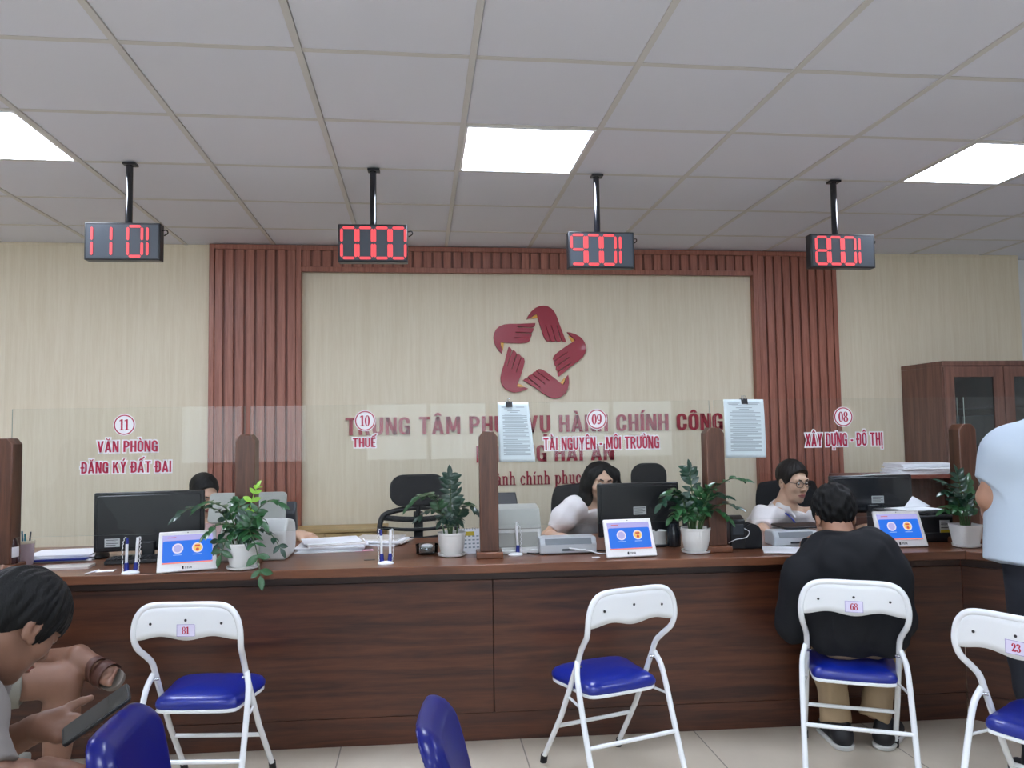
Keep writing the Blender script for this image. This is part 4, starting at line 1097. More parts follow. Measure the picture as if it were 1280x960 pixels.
# ---------------------------------------------------------------- tablets
M_tab = mat('tablet_white', '#e6e4e2', .35); M_sc_l = emis('screen_lavender', '#b6b2ee', .75); M_sc_b = emis('screen_blue', '#1f74ee', .75); M_sc_o = emis('screen_orange', '#f08a72', .8); M_sc_p = emis('screen_pale', '#e6dff0', .8); M_sc_r = emis('screen_red', '#d85a4a', .7); M_sc_y = emis('screen_gold', '#f2c66a', .8); M_sc_w = emis('screen_text', '#a9c7f6', .8)
def tablet(label, px, py, rz):
    p = atz(px, py, CT); t = thing('tablet_kiosk', label, 'tablet', (p[0], p[1]+.01, CT), rz, 'white tablets on the counter')
    w, h = .245, .178; R = rotx(math.radians(-22)); k = 0
    def B(mb, y0, y1, poly=None, **kw): return mb
    def tilt(mb): return mb.xf(0, R, (0, .004, .006))
    tp = 1.0
    tilt(MB().prism([(-w/2, 0), (w/2, 0), (w/2-.006, h), (-w/2+.006, h)], 0, .014, 'xz')).build('housing', M_tab, t, bevel=.004)
    s = MB(); sw, s0, s1 = .205, .034, .160
    s.mi = 0; s.prism(R_(-sw/2, sw/2, s0, s1), -.0015, 0, 'xz')
    s.mi = 1; s.prism(rrect(sw*.98, .096, .008, 4, 0, s0+.053), -.0022, -.0015, 'xz')
    s.mi = 2; s.prism(R_(-sw/2, sw/2, s0, s0+.0055), -.0026, -.0015, 'xz')
    for sg in (-1, 1): s.mi = 3; s.prism(circ(.0225, 24, sg*.040, s0+.066), -.0028, -.0022, 'xz')
    s.mi = 6; s.prism(circ(.017, 20, -.040, s0+.066), -.0033, -.0028, 'xz')
    s.mi = 5; s.prism(circ(.0175, 20, .040, s0+.066), -.0033, -.0028, 'xz')
    s.mi = 4; s.prism(R_(.030, .050, s0+.070, s0+.078), -.0037, -.0033, 'xz').prism(circ(.007, 12, .040, s0+.058), -.0037, -.0033, 'xz')
    s.mi = 7; s.prism(R_(-.058, -.022, s0+.036, s0+.0385), -.0027, -.0022, 'xz').prism(R_(.022, .058, s0+.036, s0+.0385), -.0027, -.0022, 'xz')
    s.mi = 4; s.prism(R_(-sw/2+.02, -sw/2+.055, s1-.012, s1-.009), -.002, -.0015, 'xz')
    tilt(s).build('screen', [M_sc_l, M_sc_b, M_sc_o, M_sc_p, M_sc_r, M_sc_y, mat('screen_seal', '#000000', emit='#b9b4ea', estr=.75), M_sc_w], t, smooth=False)
    lg = MB(); lg.prism([(-.022, .010), (-.014, .010), (-.014, .022), (-.018, .024), (-.022, .020)], -.0006, .0, 'xz'); caps_into(lg, 'ITECH', .028/caps_width('ITECH'), .010, (-.010, -.0001, .011), (1, 0, 0), (0, 0, 1), .0006)
    tilt(lg).build('logo', M_mon, t, smooth=False)
    tilt(MB().prism(circ(.0022, 10, 0, h-.008), -.0006, 0, 'xz')).build('camera', M_black, t)
    MB().prism([(.026, 0), (.125, 0), (.125, .006), (.09, .05), (.078, .10), (.066, .10)], -.085, .085, 'yz').build('stand', M_tab, t, bevel=.004)
    return t
tablet('white tablet with a blue screen left of the drooping plant, at window 11', 233, 716, math.radians(14))
tablet('white tablet with a blue screen in front of the monitor at window 09', 792, 698, math.radians(5))
tablet('white tablet with a blue screen right of the seated man, at window 08', 1133, 685.5, math.radians(-3))

# ---------------------------------------------------------------- pen stands
M_navy = mat('pen_navy', '#1b2780', .35); M_pw = mat('pen_white', '#eceef0', .3)
def pen_stand(label, px, py, rz, lean, one=False):
    p = atz(px, py, CT); t = thing('pen_stand', label, 'pen stand', (p[0], p[1]+.02, CT), rz, 'pen stands on the counter')
    MB().lathe([(.036, 0), (.037, .004), (.034, .008), (.02, .012), (.004, .014)], 28, sx=1., sy=.75).build('base', M_pw, t)
    for s in ((-1, 1) if not one else (1,)):
        x = s*.019; lx = s*.002+lean
        MB().tube([(x*.9, .012, .006), (x, .012, .045)], [.0105, .0085], 12).build('holder', M_navy, t)
        pe = MB().tube([(x, .012, .02), (x+lx*.15, .012, .04), (x+lx*.7, .014, .115), (x+lx*.85, .014, .135), (x+lx, .015, .148)], [.004, .0058, .0062, .0060, .0035], 12).build('pen', M_pw, t)
        MB().tube([(x+lx*.84, .014, .126), (x+lx, .015, .152)], [.0066, .0058], 12).build('cap', M_navy if s < 0 else M_pw, pe)
        path = [(x+lx+.001, .015, .148), (x+lx-s*-.010, .016, .152), (x+s*.016, .012, .11), (x+s*.014, .008, .05), (x+s*.010, -.004, .008)]
        sp = spline(path, 10); co = []
        for i, q in enumerate(sp):
            a = i*1.9; co.append(np.array(q)+np.array([math.cos(a), math.sin(a), 0])*.0022)
        MB().tube(co, .0014, 6).build('cord', M_pw, t)
    return t
pen_stand('navy and white pen stand left of the tablet at window 11', 161, 718, .2, .004)
pen_stand('navy and white pen stand alone in front of the empty office chair at window 10', 482, 706, 0, .0)
pen_stand('navy and white pen stand with looped cord beside the printer at window 09', 645, 695, .3, -.01, True)

# ---------------------------------------------------------------- potted plants
M_leafd = mat('leaf_dark', '#20402f', .3, var=.45, vscale=30, coat=.25); M_leafm = mat('leaf_green', '#2f5a34', .3, var=.4, vscale=30, coat=.25); M_leafn = mat('leaf_new', '#86b73a', .35, var=.2, vscale=30); M_stem = mat('stem_green', '#3f5a30', .5); M_soil = mat('soil', '#2a1f18', .95, bump=.6, bscale=150)
M_pot = mat('pot_white', '#e2e2de', .35)
def leaf(mb, base, d, up, L, Wd, droop):
    d = nrm(d); s = np.cross(d, up); s = s/max(1e-6, np.linalg.norm(s)); u = np.cross(s, d)
    k = mb.mark(); n = 5
    for i in range(n+1):
        t = i/n; w = Wd*math.sin(math.pi*min(1, t*.93+.05))**.8*(1-.15*t); c = np.array(base)+d*L*t-u*(-droop)*L*t*t*-1
        mb.v.append(tuple(c+s*w*.5+u*w*.16)); mb.v.append(tuple(c)); mb.v.append(tuple(c-s*w*.5+u*w*.16))
    for i in range(n):
        a = k+3*i; mb.face([a, a+1, a+4, a+3]); mb.face([a+1, a+2, a+5, a+4])
def potted(label, px, py, pot, stems, seed, off=.07):
    p = atz(px, py, CT); t = thing('potted_plant', label, 'potted plant', (p[0], p[1]+off, CT), 0, 'potted plants along the counter')
    rg = random.Random(seed); h = pot['h']; r = pot['r']
    if pot['kind'] == 'square':
        m = MB(); k = 0
        lv = [(.74, .012), (.76, .016), (.98, h), (1.0, h), (.95, h), (.90, h-.012)]
        for f, z in lv:
            for x, y in rrect(2*r*f, 2*r*f, r*f*.45, 6): m.v.append((x, y, z))
        n = 28
        for i in range(len(lv)-1):
            for j in range(n): m.face([i*n+j, i*n+(j+1) % n, (i+1)*n+(j+1) % n, (i+1)*n+j])
        m.face(list(range(n))[::-1]); m.build('pot', M_pot, t)
    else:
        MB().lathe([(r*.70, .010), (r*.80, .016), (r*.93, h*.5), (r*1.0, h-.012), (r*1.03, h-.010), (r*1.03, h), (r*.95, h), (r*.92, h-.014), (.002, h-.016)], 56 if pot['kind'] == 'rib' else 32, rib=(26, .018) if pot['kind'] == 'rib' else None).build('pot', M_pot, t)
    MB().lathe([(r*.80, 0), (r*.98, .004), (r*1.02, .014), (r*.97, .014), (r*.9, .007), (.002, .0065)], 32).build('saucer', M_pot, t)
    MB().lathe([(r*.93, h-.022), (r*.5, h-.012), (.002, h-.009)], 24).build('soil', M_soil, t)
    for st in stems:
        dx, dy, dz, nl, size = st[:5]; bow = st[5] if len(st) > 5 else .05; mt = st[6] if len(st) > 6 else None
        b = np.array([max(-1, min(1, dx*4))*r*.45+rg.uniform(-.012, .012), max(-1, min(1, dy*4))*r*.4, h-.015])
        e = np.array([dx, dy, h+dz]); mid = (b+e)/2+np.array([-dx*.18, -dy*.18, bow])
        pts = spline([b, b*.55+mid*.45+np.array([0, 0, bow*.35]), mid, mid*.4+e*.6+np.array([0, 0, bow*.35]), e], 6)
        sb = MB().tube(pts, list(np.linspace(.0042, .0016, len(pts))), 7).build('stem', M_stem if mt is None else mt, t)
        lb = MB(); N = len(pts)-1
        for i in range(nl):
            f = .25+.75*(i+.5)/nl; j = min(int(f*N), N-1); c = pts[j]*(1-(f*N-j))+pts[j+1]*(f*N-j); tg = nrm(pts[j+1]-pts[j])
            upv = np.array([0, 0, 1.]) if abs(tg[2]) < .85 else nrm(np.array([dx+.01, dy-.3, .1]))
            sd = np.cross(tg, upv); sd = sd/np.linalg.norm(sd)
            if i % 1 == 0:
                for s in (-1, 1):
                    dr = sd*s*1.0+tg*(.55+rg.uniform(-.15, .2))+np.array([rg.uniform(-.2, .2), rg.uniform(-.25, .1), rg.uniform(-.1, .25)])
                    L = size*rg.uniform(.8, 1.15)*(1-.25*abs(f-.6)); leaf(lb, c, dr, upv+np.array([0, -.4, .2]), L, L*.56, rg.uniform(.05, .35))
        leaf(lb, pts[-1], nrm(pts[-1]-pts[-2]), np.array([0, -.5, 1.]), size, size*.5, .1)
        mm = mt or (M_leafd if rg.random() < .65 else M_leafm)
        lb.build('leaves', mm, sb, smooth=True, angle=180)
    return t
potted('bushy plant drooping over the counter edge, right of the left tablet', 299, 714, dict(kind='round', h=.115, r=.070),
       [(-.27, -.02, .125, 8, .058, .09), (-.20, .03, .15, 7, .056, .08), (-.14, -.04, .05, 6, .055, .06), (-.03, .03, .18, 6, .05, .04), (.05, .04, .235, 5, .042, .03, M_leafn), (.02, .0, .10, 6, .055, .05),
        (.155, .03, .165, 6, .055, .07), (.09, -.03, .09, 6, .055, .06), (.165, -.02, -.03, 6, .05, .08), (.10, -.125, -.13, 6, .062, .12), (-.08, -.06, -.045, 5, .055, .08), (-.10, -.03, .0, 5, .055, .07), (.03, -.06, .02, 5, .052, .05)], 4)
potted('upright plant in a plain white pot beside the desk calendar', 565.5, 697.5, dict(kind='round', h=.112, r=.066),
       [(-.005, .0, .265, 11, .056, .02), (-.20, .0, .13, 9, .052, .10), (-.12, .03, .175, 7, .05, .06), (-.15, -.02, .08, 7, .05, .06), (.11, .0, .10, 6, .055, .06), (.075, .02, .13, 6, .055, .04), (.03, -.03, .06, 6, .05, .03), (-.05, -.04, .06, 6, .05, .04), (.03, .03, .17, 6, .05, .02)], 9)
potted('upright plant in a ribbed white pot right of the monitor at window 09', 875, 692.5, dict(kind='rib', h=.118, r=.068),
       [(-.02, .0, .27, 8, .056, .02), (-.175, -.03, .12, 8, .058, .09), (-.12, .02, .17, 7, .055, .06), (.21, -.08, .225, 10, .056, .07), (.12, -.07, .15, 7, .056, .05), (.13, -.07, .05, 6, .056, .06), (.05, -.02, .18, 7, .055, .03), (-.06, -.06, .06, 6, .052, .03), (.02, -.06, .08, 6, .052, .03), (.17, -.09, .10, 6, .05, .05), (-.13, -.05, .06, 7, .055, .06), (-.07, .0, .14, 7, .055, .04)], 21, .05)
potted('plant in a tapered square white pot beside the standing person', 1221, 686, dict(kind='square', h=.108, r=.062),
       [(-.03, .0, .24, 8, .052, .02), (-.105, -.01, .155, 7, .052, .05), (-.09, .02, .20, 7, .05, .04), (.04, .02, .20, 7, .05, .02), (-.07, -.04, .08, 6, .05, .03), (.08, -.02, .10, 6, .05, .03), (.0, -.03, .12, 6, .05, .02), (-.11, .0, .07, 5, .048, .04)], 33)
# ---------------------------------------------------------------- papers and machines on the counter
M_sh = mat('white_sheet', '#ebecf0', .7); M_fold = mat('clear_folder', '#cfcac6', .25); M_bind = mat('binder_blue', '#1d2f86', .4)
def sheet(label, c, w, d, z, rz, m=None, th=.0012, name='paper_sheet', cat='paper', group=None, curl=0., seed=1):
    rg = random.Random(seed); t = CT if z is None else z
    o = MB().grid(lambda u, v: ((u-.5)*w, (v-.5)*d, curl*((2*abs(u-.5))**2+.6*v*v*(1 if seed % 2 else 0))), 8, 6).build(name, m or M_sh, solid=th)
    o.location = (c[0], c[1], t+th/2+.0003); o.rotation_euler = (0, 0, rz); return tag(o, label, cat, group)
def pile(label, c, w, d, n, rz, seed, z=None, mats=None, th=.0035, jit=.02, name='paper_stack', group=None):
    rg = random.Random(seed); t = thing(name, label, 'papers', (c[0], c[1], CT if z is None else z), rz, group); zz = 0.0002
    for i in range(n):
        m = (mats or [M_sh])[i % len(mats or [M_sh])]; a = rg.uniform(-.07, .07); q = MB().box((0, 0, 0), (w*rg.uniform(.94, 1), d*rg.uniform(.94, 1), th)); q.xf(0, rotz(a), (rg.uniform(-jit, jit), rg.uniform(-jit, jit), zz+th/2)); q.build('sheaf', m, t, bevel=.0006); zz += th+.0002
    return t
p = atz(78, 700, CT)
pile('stack of white papers on a blue binder beside the pen cup', (p[0], p[1]+.03), .30, .21, 4, .1, 3, mats=[M_sh, M_bind, M_sh, M_sh], th=.008)
p = atz(85, 709, CT); pile('clear plastic folder of papers on the counter edge below the blue binder', (p[0]+.02, p[1]-.01), .22, .10, 1, .1, 4, mats=[M_fold], th=.012)
p = atz(112, 693, CT); sheet('small loose white slip right of the blue binder stack', p, .10, .07, None, -.5)
p = atz(132, 714, CT); sheet('white card lying left of the pen stand at window 11', p, .075, .045, None, .08, th=.002, name='card', cat='card')
p = atz(116, 716, CT); o = MB().tube([(-.002, -.05, .004), (0, .03, .004), (.001, .04, .004)], [.0025, .004, .004], 10).build('pen', M_pw); o.location = (p[0], p[1], CT); o.rotation_euler = (0, 0, -.25); tag(o, 'white pen lying beside the small white card', 'pen')
# pen cup and bottle at the left edge
M_cup = mat('cup_mauve', '#b9a7ac', .5); M_cream = mat('cup_rim', '#e3dcc4', .5)
p = atz(22, 708, CT)
t = thing('pen_cup', 'mauve pen cup with a cream rim at the left edge', 'pen cup', (p[0]+.01, p[1]+.05, CT))
MB().lathe([(.030, 0), (.032, .004), (.036, .10), (.030, .10), (.029, .006), (.001, .005)], 28).build('cup', M_cup, t); MB().lathe([(.036, .098), (.039, .101), (.039, .112), (.034, .112), (.034, .098)], 28).build('rim', M_cream, t)
for i, (x, y, l, c) in enumerate(((-.012, .0, .155, '#2a6a80'), (.010, .008, .15, '#30343c'), (.002, -.012, .145, '#23808a'))):
    o = MB().tube([(p[0]+.01+x*.6, p[1]+.05+y*.6, CT+.008), (p[0]+.01+x*1.5, p[1]+.05+y*1.5, CT+l)], .004, 8).build('pen', mat('pen_'+str(i), c, .4)); tag(o, ['teal pen standing at the left of the mauve cup', 'dark grey pen standing at the right of the mauve cup', 'turquoise pen standing at the front of the mauve cup'][i], 'pen')
p = atz(14, 700, CT); M_bot = mat('bottle_brown', '#3a2226', .2, coat=.5)
t = thing('bottle', 'dark bottle with a white label behind the mauve pen cup', 'bottle', (aty(13, 690, 3.74)[0], 3.74, CT))
MB().lathe([(.030, 0), (.032, .004), (.032, .11), (.026, .135), (.013, .155), (.012, .175)], 24).build('body', M_bot, t); MB().lathe([(.0325, .06), (.0328, .06), (.0328, .105), (.0325, .105)], 24).build('label', M_sh, t); MB().lathe([(.014, .17), (.014, .19), (.002, .191)], 18).build('cap', M_pw, t)
# keyboard, mouse at window 11
M_key = mat('key_black', '#1b1c20', .5)
def keyboard(label, c, rz):
    t = thing('keyboard', label, 'keyboard', (c[0], c[1], CT), rz)
    MB().bx(-.21, .21, -.065, .065, 0, .018).build('base', M_black, t, bevel=.004)
    m = MB()
    for r in range(5):
        for k in range(18): m.bx(-.203+k*.0226, -.203+k*.0226+.019, -.056+r*.0225, -.056+r*.0225+.018, .018, .025)
    m.build('keys', M_key, t, bevel=.0015, seg=1)
p = atz(195, 701, CT); keyboard('black keyboard lying behind the pen stand at window 11', (p[0], p[1]+.0), .08)
def mouse(label, px, py):
    p = atz(px, py, CT); t = thing('computer_mouse', label, 'mouse', (p[0], p[1], CT), 0)
    S = Solid().ell((0, 0, .008), (.032, .055, .026)).cut((0, 0, 0), (0, 0, -1)); solid_obj('body', [(*S.mesh(.003), 0)], M_black, t)
    MB().bx(-.003, .003, .012, .03, .030, .036).build('wheel', M_key, t, bevel=.001)
mouse('black mouse left of the keyboard at window 11', 127, 697)
# white document scanner at window 11
M_off = mat('scanner_white', '#d9d9d6', .4); M_gry = mat('scanner_grey', '#a5a69f', .45); M_dgr = mat('scanner_dark', '#31363d', .4)
p = atz(338, 702, CT); SX = p[0]-.115; SY = p[1]+.16
t = thing('document_scanner', 'upright white document scanner with a raised grey paper tray behind the drooping plant', 'scanner', (SX, SY, CT), -.03)
MB().prism([(-.13, 0), (.085, 0), (.12, .03), (.125, .10), (.10, .165), (-.06, .19), (-.13, .13)], -.12, .185, 'yz').build('body', M_off, t, bevel=.012)
MB().prism([(.08, .16), (.13, .10), (.145, .12), (.125, .25), (.105, .255), (.07, .20)], -.122, .19, 'yz').build('rear_cover', M_dgr, t, bevel=.008)
k = MB().prism(rrect(.37, .15, .022, 6, -.03, .0), -.008, .008, 'xz'); k.xf(0, rotx(math.radians(-18)), (0, .03, .235)); k.build('paper_tray', M_gry, t, bevel=.004)
k = MB().bx(-.045, .02, -.0085, .0085, .065, .081); k.xf(0, rotx(math.radians(-18)), (0, .03, .230)); k.build('tray_clip', M_dgr, t)
MB().bx(.02, .05, -.142, -.128, .03, .05).build('button', M_dgr, t)
# printer at window 09
p = atz(652, 694, CT); 
t = thing('desk_printer', 'grey desktop printer with a black top flap behind the pen stand at window 09', 'printer', (p[0]-.02, p[1]+.20, CT), .02)
w = .125
MB().prism([(-.14, 0), (.15, 0), (.15, .20), (-.02, .215), (-.10, .20), (-.14, .12)], -w, w, 'yz').build('body', M_off, t, bevel=.012)
MB().prism([(-.143, .115), (-.102, .203), (-.018, .2185), (.12, .205), (.12, .212), (-.018, .226), (-.108, .209), (-.149, .118)], -w+.004, w-.004, 'yz').build('lid', M_gry, t, bevel=.003)
MB().prism([(.02, .215), (.10, .275), (.11, .27), (.035, .21)], -w+.02, .035, 'yz').build('top_flap', M_black, t, bevel=.004)
MB().bx(-w+.02, w-.02, -.146, -.135, .03, .10).build('output_slot', M_gry, t, bevel=.004); MB().bx(-w, w, -.16, -.13, 0, .018).build('front_tray', M_off, t, bevel=.004)
# flat scanners
def flat_scanner(label, px, py, wd, h, rz):
    p = atz(px, py, CT); t = thing('portable_scanner', label, 'scanner', (p[0], p[1]+.065, CT), rz, 'low scanners on the counter')
    MB().prism([(-.06, .004), (.06, .004), (.065, h*.7), (.05, h), (-.045, h), (-.065, h*.62)], -wd/2, wd/2, 'yz').build('body', mat('scanner_silver', '#c4c9cd', .35), t, bevel=.006)
    MB().prism([(-.0655, h*.60), (-.0505, h*.93), (-.0515, h*.95), (-.068, h*.60)], -wd/2+.025, wd/2-.025, 'yz').build('feed_slot', mat('scanner_slot', '#7d8388', .4), t)
    MB().bx(-.03, .03, -.0665, -.06, h*.22, h*.34).build('logo_plate', M_dgr, t); MB().bx(wd*.18, wd*.30, -.0665, -.06, h*.2, h*.3).build('button', M_pw, t)
    for s in (-1, 1): MB().bx(s*wd/2-(.018 if s > 0 else 0), s*wd/2+(.018 if s < 0 else 0), -.058, -.03, 0, .006).build('foot', M_dgr, t)
    return t
flat_scanner('low silver scanner in front of the woman in the white blouse', 711, 693, .275, .078, .0)
flat_scanner('low silver scanner in front of the clerk with glasses, left of the seated man', 997, 683.5, .225, .075, -.04)
p = atz(990, 665, CT); q = at(1005, 660, 3.95)
o = MB().prism(rrect(.24, .17, .015, 4), 0, .008, 'xy').build('document_tray', M_black, bevel=.002); o.location = (q[0]+.06, q[1]+.10, CT+.0765); tag(o, 'black flat tray lying on the low scanner before the clerk with glasses', 'tray')
t = o
o.location = (1.93, 3.775, CT+.0795)
p = atz(985, 690, CT); pile('white papers spread on the counter under the seated man\'s arm', (p[0]+.06, p[1]+.02), .30, .21, 3, -.35, 7, th=.002)
# mug and dark jar behind tablet 09, card
p = atz(826, 684, CT); t = thing('mug', 'white mug right of the tablet under the monitor at window 09', 'mug', (p[0]+.01, p[1]+.06, CT))
MB().lathe([(.030, 0), (.036, .004), (.040, .075), (.037, .075), (.033, .008), (.001, .007)], 28).build('cup', M_pot, t); MB().tube(spline([(.037, 0, .062), (.062, 0, .055), (.060, 0, .025), (.035, 0, .018)], 6), .005, 8).build('handle', M_pot, t)
p = atz(847, 686, CT); o = MB().lathe([(.030, 0), (.034, .006), (.036, .07), (.028, .10), (.024, .10), (.024, .112), (.002, .114)], 24).build('jar', mat('jar_dark', '#22282e', .25, coat=.4)); o.location = (p[0]+.01, p[1]+.08, CT); tag(o, 'dark jar between the white mug and the ribbed pot', 'jar')
p = atz(745, 697, CT); sheet('tiny white paper tag lying left of the tablet at window 09', p, .035, .02, None, 0, th=.002)
# clear bowl of clips, desk calendar
M_acr = thin_glass('clear_plastic', (.86, .90, .90), 1.45)
p = atz(534, 694, CT); t = thing('clip_bowl', 'clear plastic bowl of metal clips left of the upright plant', 'bowl', (p[0], p[1]+.05, CT))
MB().lathe([(.050, 0), (.054, .005), (.056, .045), (.053, .045), (.051, .007), (.001, .005)], 32).build('bowl', M_acr, t)
m = MB(); rg = random.Random(8)
for i in range(60):
    a, r, z = rg.uniform(0, 6.28), .042*math.sqrt(rg.random()), rg.uniform(.012, .034); th = rg.uniform(0, 6.28); l = .012
    c = np.array([r*math.cos(a), r*math.sin(a), z]); d = np.array([math.cos(th), math.sin(th), rg.uniform(-.25, .25)])*l*.5
    m.tube([c-d, c+d], .0022, 5)
tag(m.build('clips', M_steel, t), kind='stuff'); MB().ball((0, 0, .036), (.030, .03, .012), 16, 8).build('lid_knob', M_pw, t)
p = atz(592, 694, CT); t = thing('desk_calendar', 'white desk calendar behind the upright plant at the screen post', 'calendar', (p[0]-.005, p[1]+.09, CT), .05)
k = MB().prism([(-.035, 0), (0, .115), (.035, 0), (.032, 0), (0, .108), (-.032, 0)], -.07, .07, 'yz'); k.build('pages', M_sh, t)
m = MB()
for r in range(4):
    for c_ in range(6): m.box((-.05+c_*.02, -.0262+.0052*r, .028+.0172*r), (.012, .001, .006), rotx(math.radians(-17)))
m.build('printed_dates', M_ink, t); MB().box((-.02, -.0075, .092), (.07, .001, .02), rotx(math.radians(-17))).build('picture', M_yel, t)
m = MB()
for i in range(10): m.tube([(-.06+.0133*i, .006*math.cos(a), .113+.006*math.sin(a)) for a in np.linspace(0, 6.28, 12)[:-1]], .0012, 5, closed=True)
m.build('spiral', M_steel, t)
# paper heap at window 10
M_clear = mat('plastic_sleeve', '#d8d2cf', .2, coat=.5); M_pink = mat('pink_sheet', '#d9a6b8', .7)
p = atz(415, 690, CT)
specs = [((p[0]-.02, p[1]+.10), .34, .24, 3, .05, M_sh, 'wide bottom sheaf of white forms in the paper heap at window 10'), ((p[0]+.10, p[1]+.20), .30, .22, 3, -.25, M_sh, 'white sheaf in the right of the paper heap at window 10')]
zz = CT
pile(specs[0][6], specs[0][0], .34, .24, 4, .05, 11, th=.006, jit=.03)
pile(specs[1][6], (p[0]+.24, p[1]+.26), .26, .20, 4, -.3, 12, th=.007, jit=.03, mats=[M_sh, M_clear])
pile('topmost sheaf of clear sleeves on the paper heap at window 10', (p[0]-.01, p[1]+.11), .30, .21, 3, .22, 13, z=CT+.0252, th=.006, jit=.03, mats=[M_sh, M_clear])
q = atz(455, 688, CT); sheet('pink slip under the right end of the paper heap at window 10', (q[0], q[1]), .09, .06, None, .1, M_pink)
q = atz(462, 700, CT); 
o = sheet('dark flat slip lying on the worktop left of the pen stand at window 10', (q[0]-.0, q[1]), .05, .02, None, 0, M_dgr)
# black things left of the clerk with glasses
p = atz(925, 687, CT); t = thing('card_reader', 'small black device with a white cable left of the clerk with glasses', 'card reader', (p[0], p[1]+.06, CT), -.05)
MB().prism([(-.05, 0), (.05, 0), (.05, .15), (.0, .16), (-.05, .14)], -.038, .038, 'yz').build('body', M_black, t, bevel=.006); MB().bx(-.028, .028, -.053, -.048, .07, .12).build('front_plate', M_dgr, t, bevel=.002)
MB().tube(spline([(.03, -.052, .10), (.05, -.065, .085), (.03, -.075, .06), (-.02, -.07, .05), (-.045, -.04, .03)], 6), .002, 6).build('cable', M_pw, t)
p = atz(944, 687, CT); t = thing('desk_organizer', 'black half-round desk organizer beside the clerk with glasses', 'desk organizer', (p[0]+.005, p[1]+.08, CT), -.05)
n = 20; arc = [(-.045, 0), (.045, 0)]+[(.045*math.cos(math.pi*i/n), .07+.05*math.sin(math.pi*i/n)) for i in range(n+1)]
for y in (-.05, -.02, .01, .04): MB().prism(arc, y-.003, y+.003, 'xz').build('divider', M_black, t)
MB().bx(-.045, .045, -.053, .043, 0, .006).build('base', M_black, t)
# black printer at window 08 with papers
p = atz(1170, 683, CT); t = thing('laser_printer', 'black laser printer with papers on top, right of the tablet at window 08', 'printer', (p[0]+.055, p[1]+.26, CT), -.06)
MB().bx(-.165, .165, -.15, .15, 0, .135).build('body', M_black, t, bevel=.012); MB().prism(rrect(.30, .26, .03, 5), .135, .148, 'xy').build('lid', M_mon, t, bevel=.006)
MB().bx(-.13, .13, -.156, -.148, .02, .05).build('paper_slot', M_key, t, bevel=.003)
l = MB().bx(.055, .105, -.1525, -.15, .045, .11).build('rating_label', M_lab, t); MB().bx(.057, .103, -.1532, -.1525, .047, .062).build('yellow_strip', M_yel, l)
m = MB()
for i in range(4): m.bx(.060, .098-.01*(i % 2), -.1532, -.1525, .072+.009*i, .0755+.009*i)
m.build('label_print', M_mon, l)
pt = (p[0]+.055, p[1]+.26)
pile('white papers lying on the black laser printer', (pt[0]+.03, pt[1]-.01), .22, .19, 2, .15, 17, z=CT+.1485, th=.004)
o = MB().prism([(-.085, .0), (.080, .0), (-.01, .06)], -.002, .002, 'xz').build('paper_sheet', M_sh); o.location = (pt[0]+.065, pt[1]+.04, CT+.1575); o.rotation_euler = (math.radians(-24), 0, .1); tag(o, 'folded white sheet propped up like a tent on the black printer', 'paper')
# cable of the tablet at window 08 and under window 09
a = atz(1160, 676, CT); b = atz(1196, 684, CT)
o = MB().tube(spline([(a[0], a[1]+.09, CT+.03), (a[0]+.05, a[1]+.10, CT+.05), (a[0]+.12, a[1]+.16, CT+.055), (a[0]+.20, a[1]+.2, CT+.06)], 8), .0028, 8).build('cable', M_pw); tag(o, 'white cable running from the right tablet to the black printer', 'cable')
a = atz(655, 693, CT); o = MB().tube(spline([(a[0], a[1]+.045, CT+.003), (a[0]+.05, a[1]+.0, CT+.003), (a[0]+.14, a[1]+.015, CT+.003), (a[0]+.26, a[1]-.005, CT+.003), (a[0]+.36, a[1]+.01, CT+.003), (a[0]+.42, a[1]+.02, CT+.003)], 8), .0026, 8).build('cable', M_black); tag(o, 'black cable lying along the worktop in front of the low scanner at window 09', 'cable')
a = atz(748, 696, CT); o = MB().tube(spline([(a[0]-.12, a[1]+.09, CT+.03), (a[0]-.03, a[1]+.06, CT+.02), (a[0]+.02, a[1]+.055, CT+.006), (a[0]+.08, a[1]+.09, CT+.003)], 8), .003, 8).build('cable', M_pw); tag(o, 'white cable from the low scanner to the tablet at window 09', 'cable')
# papers on the hutch
pile('thick stack of white papers on the desk hutch', (3.24, 4.70), .36, .23, 6, -.05, 23, z=1.0702, th=.011, jit=.022)
sheet('loose white sheet on the left end of the desk hutch', (2.95, 4.66), .22, .16, 1.0702, -.2, th=.003)
# floor socket under the plinth, between chairs: none visible
# ---------------------------------------------------------------- people
M_skin = mat('skin', '#ab8068', .5, var=.10, vscale=25, bump=.05, bscale=400, sub=.08); M_skinl = mat('skin_light', '#d2ad93', .5, var=.06, vscale=25, sub=.08)
M_lip = mat('lips', '#9a5a52', .45); M_eyew = mat('eye_white', '#d8d4cf', .25); M_iris = mat('iris', '#1c120d', .15)
M_hair = mat('hair_black', '#060606', .62, spec=.25, bump=.5, bscale=220, stretch=(1, 1, .25)); M_hairb = mat('hair_brown', '#120d0c', .55, spec=.3, bump=.5, bscale=220, stretch=(1, 1, .25))
M_shA = mat('shirt_taupe', '#76706c', .85, bump=.15, bscale=500); M_shW = mat('blouse_white', '#e9e4e4', .8, bump=.1, bscale=400); M_shG = mat('shirt_pale', '#b9c6d2', .8, bump=.1, bscale=400); M_swF = mat('sweater_black', '#0e1015', .8, spec=.35, bump=.2, bscale=350)
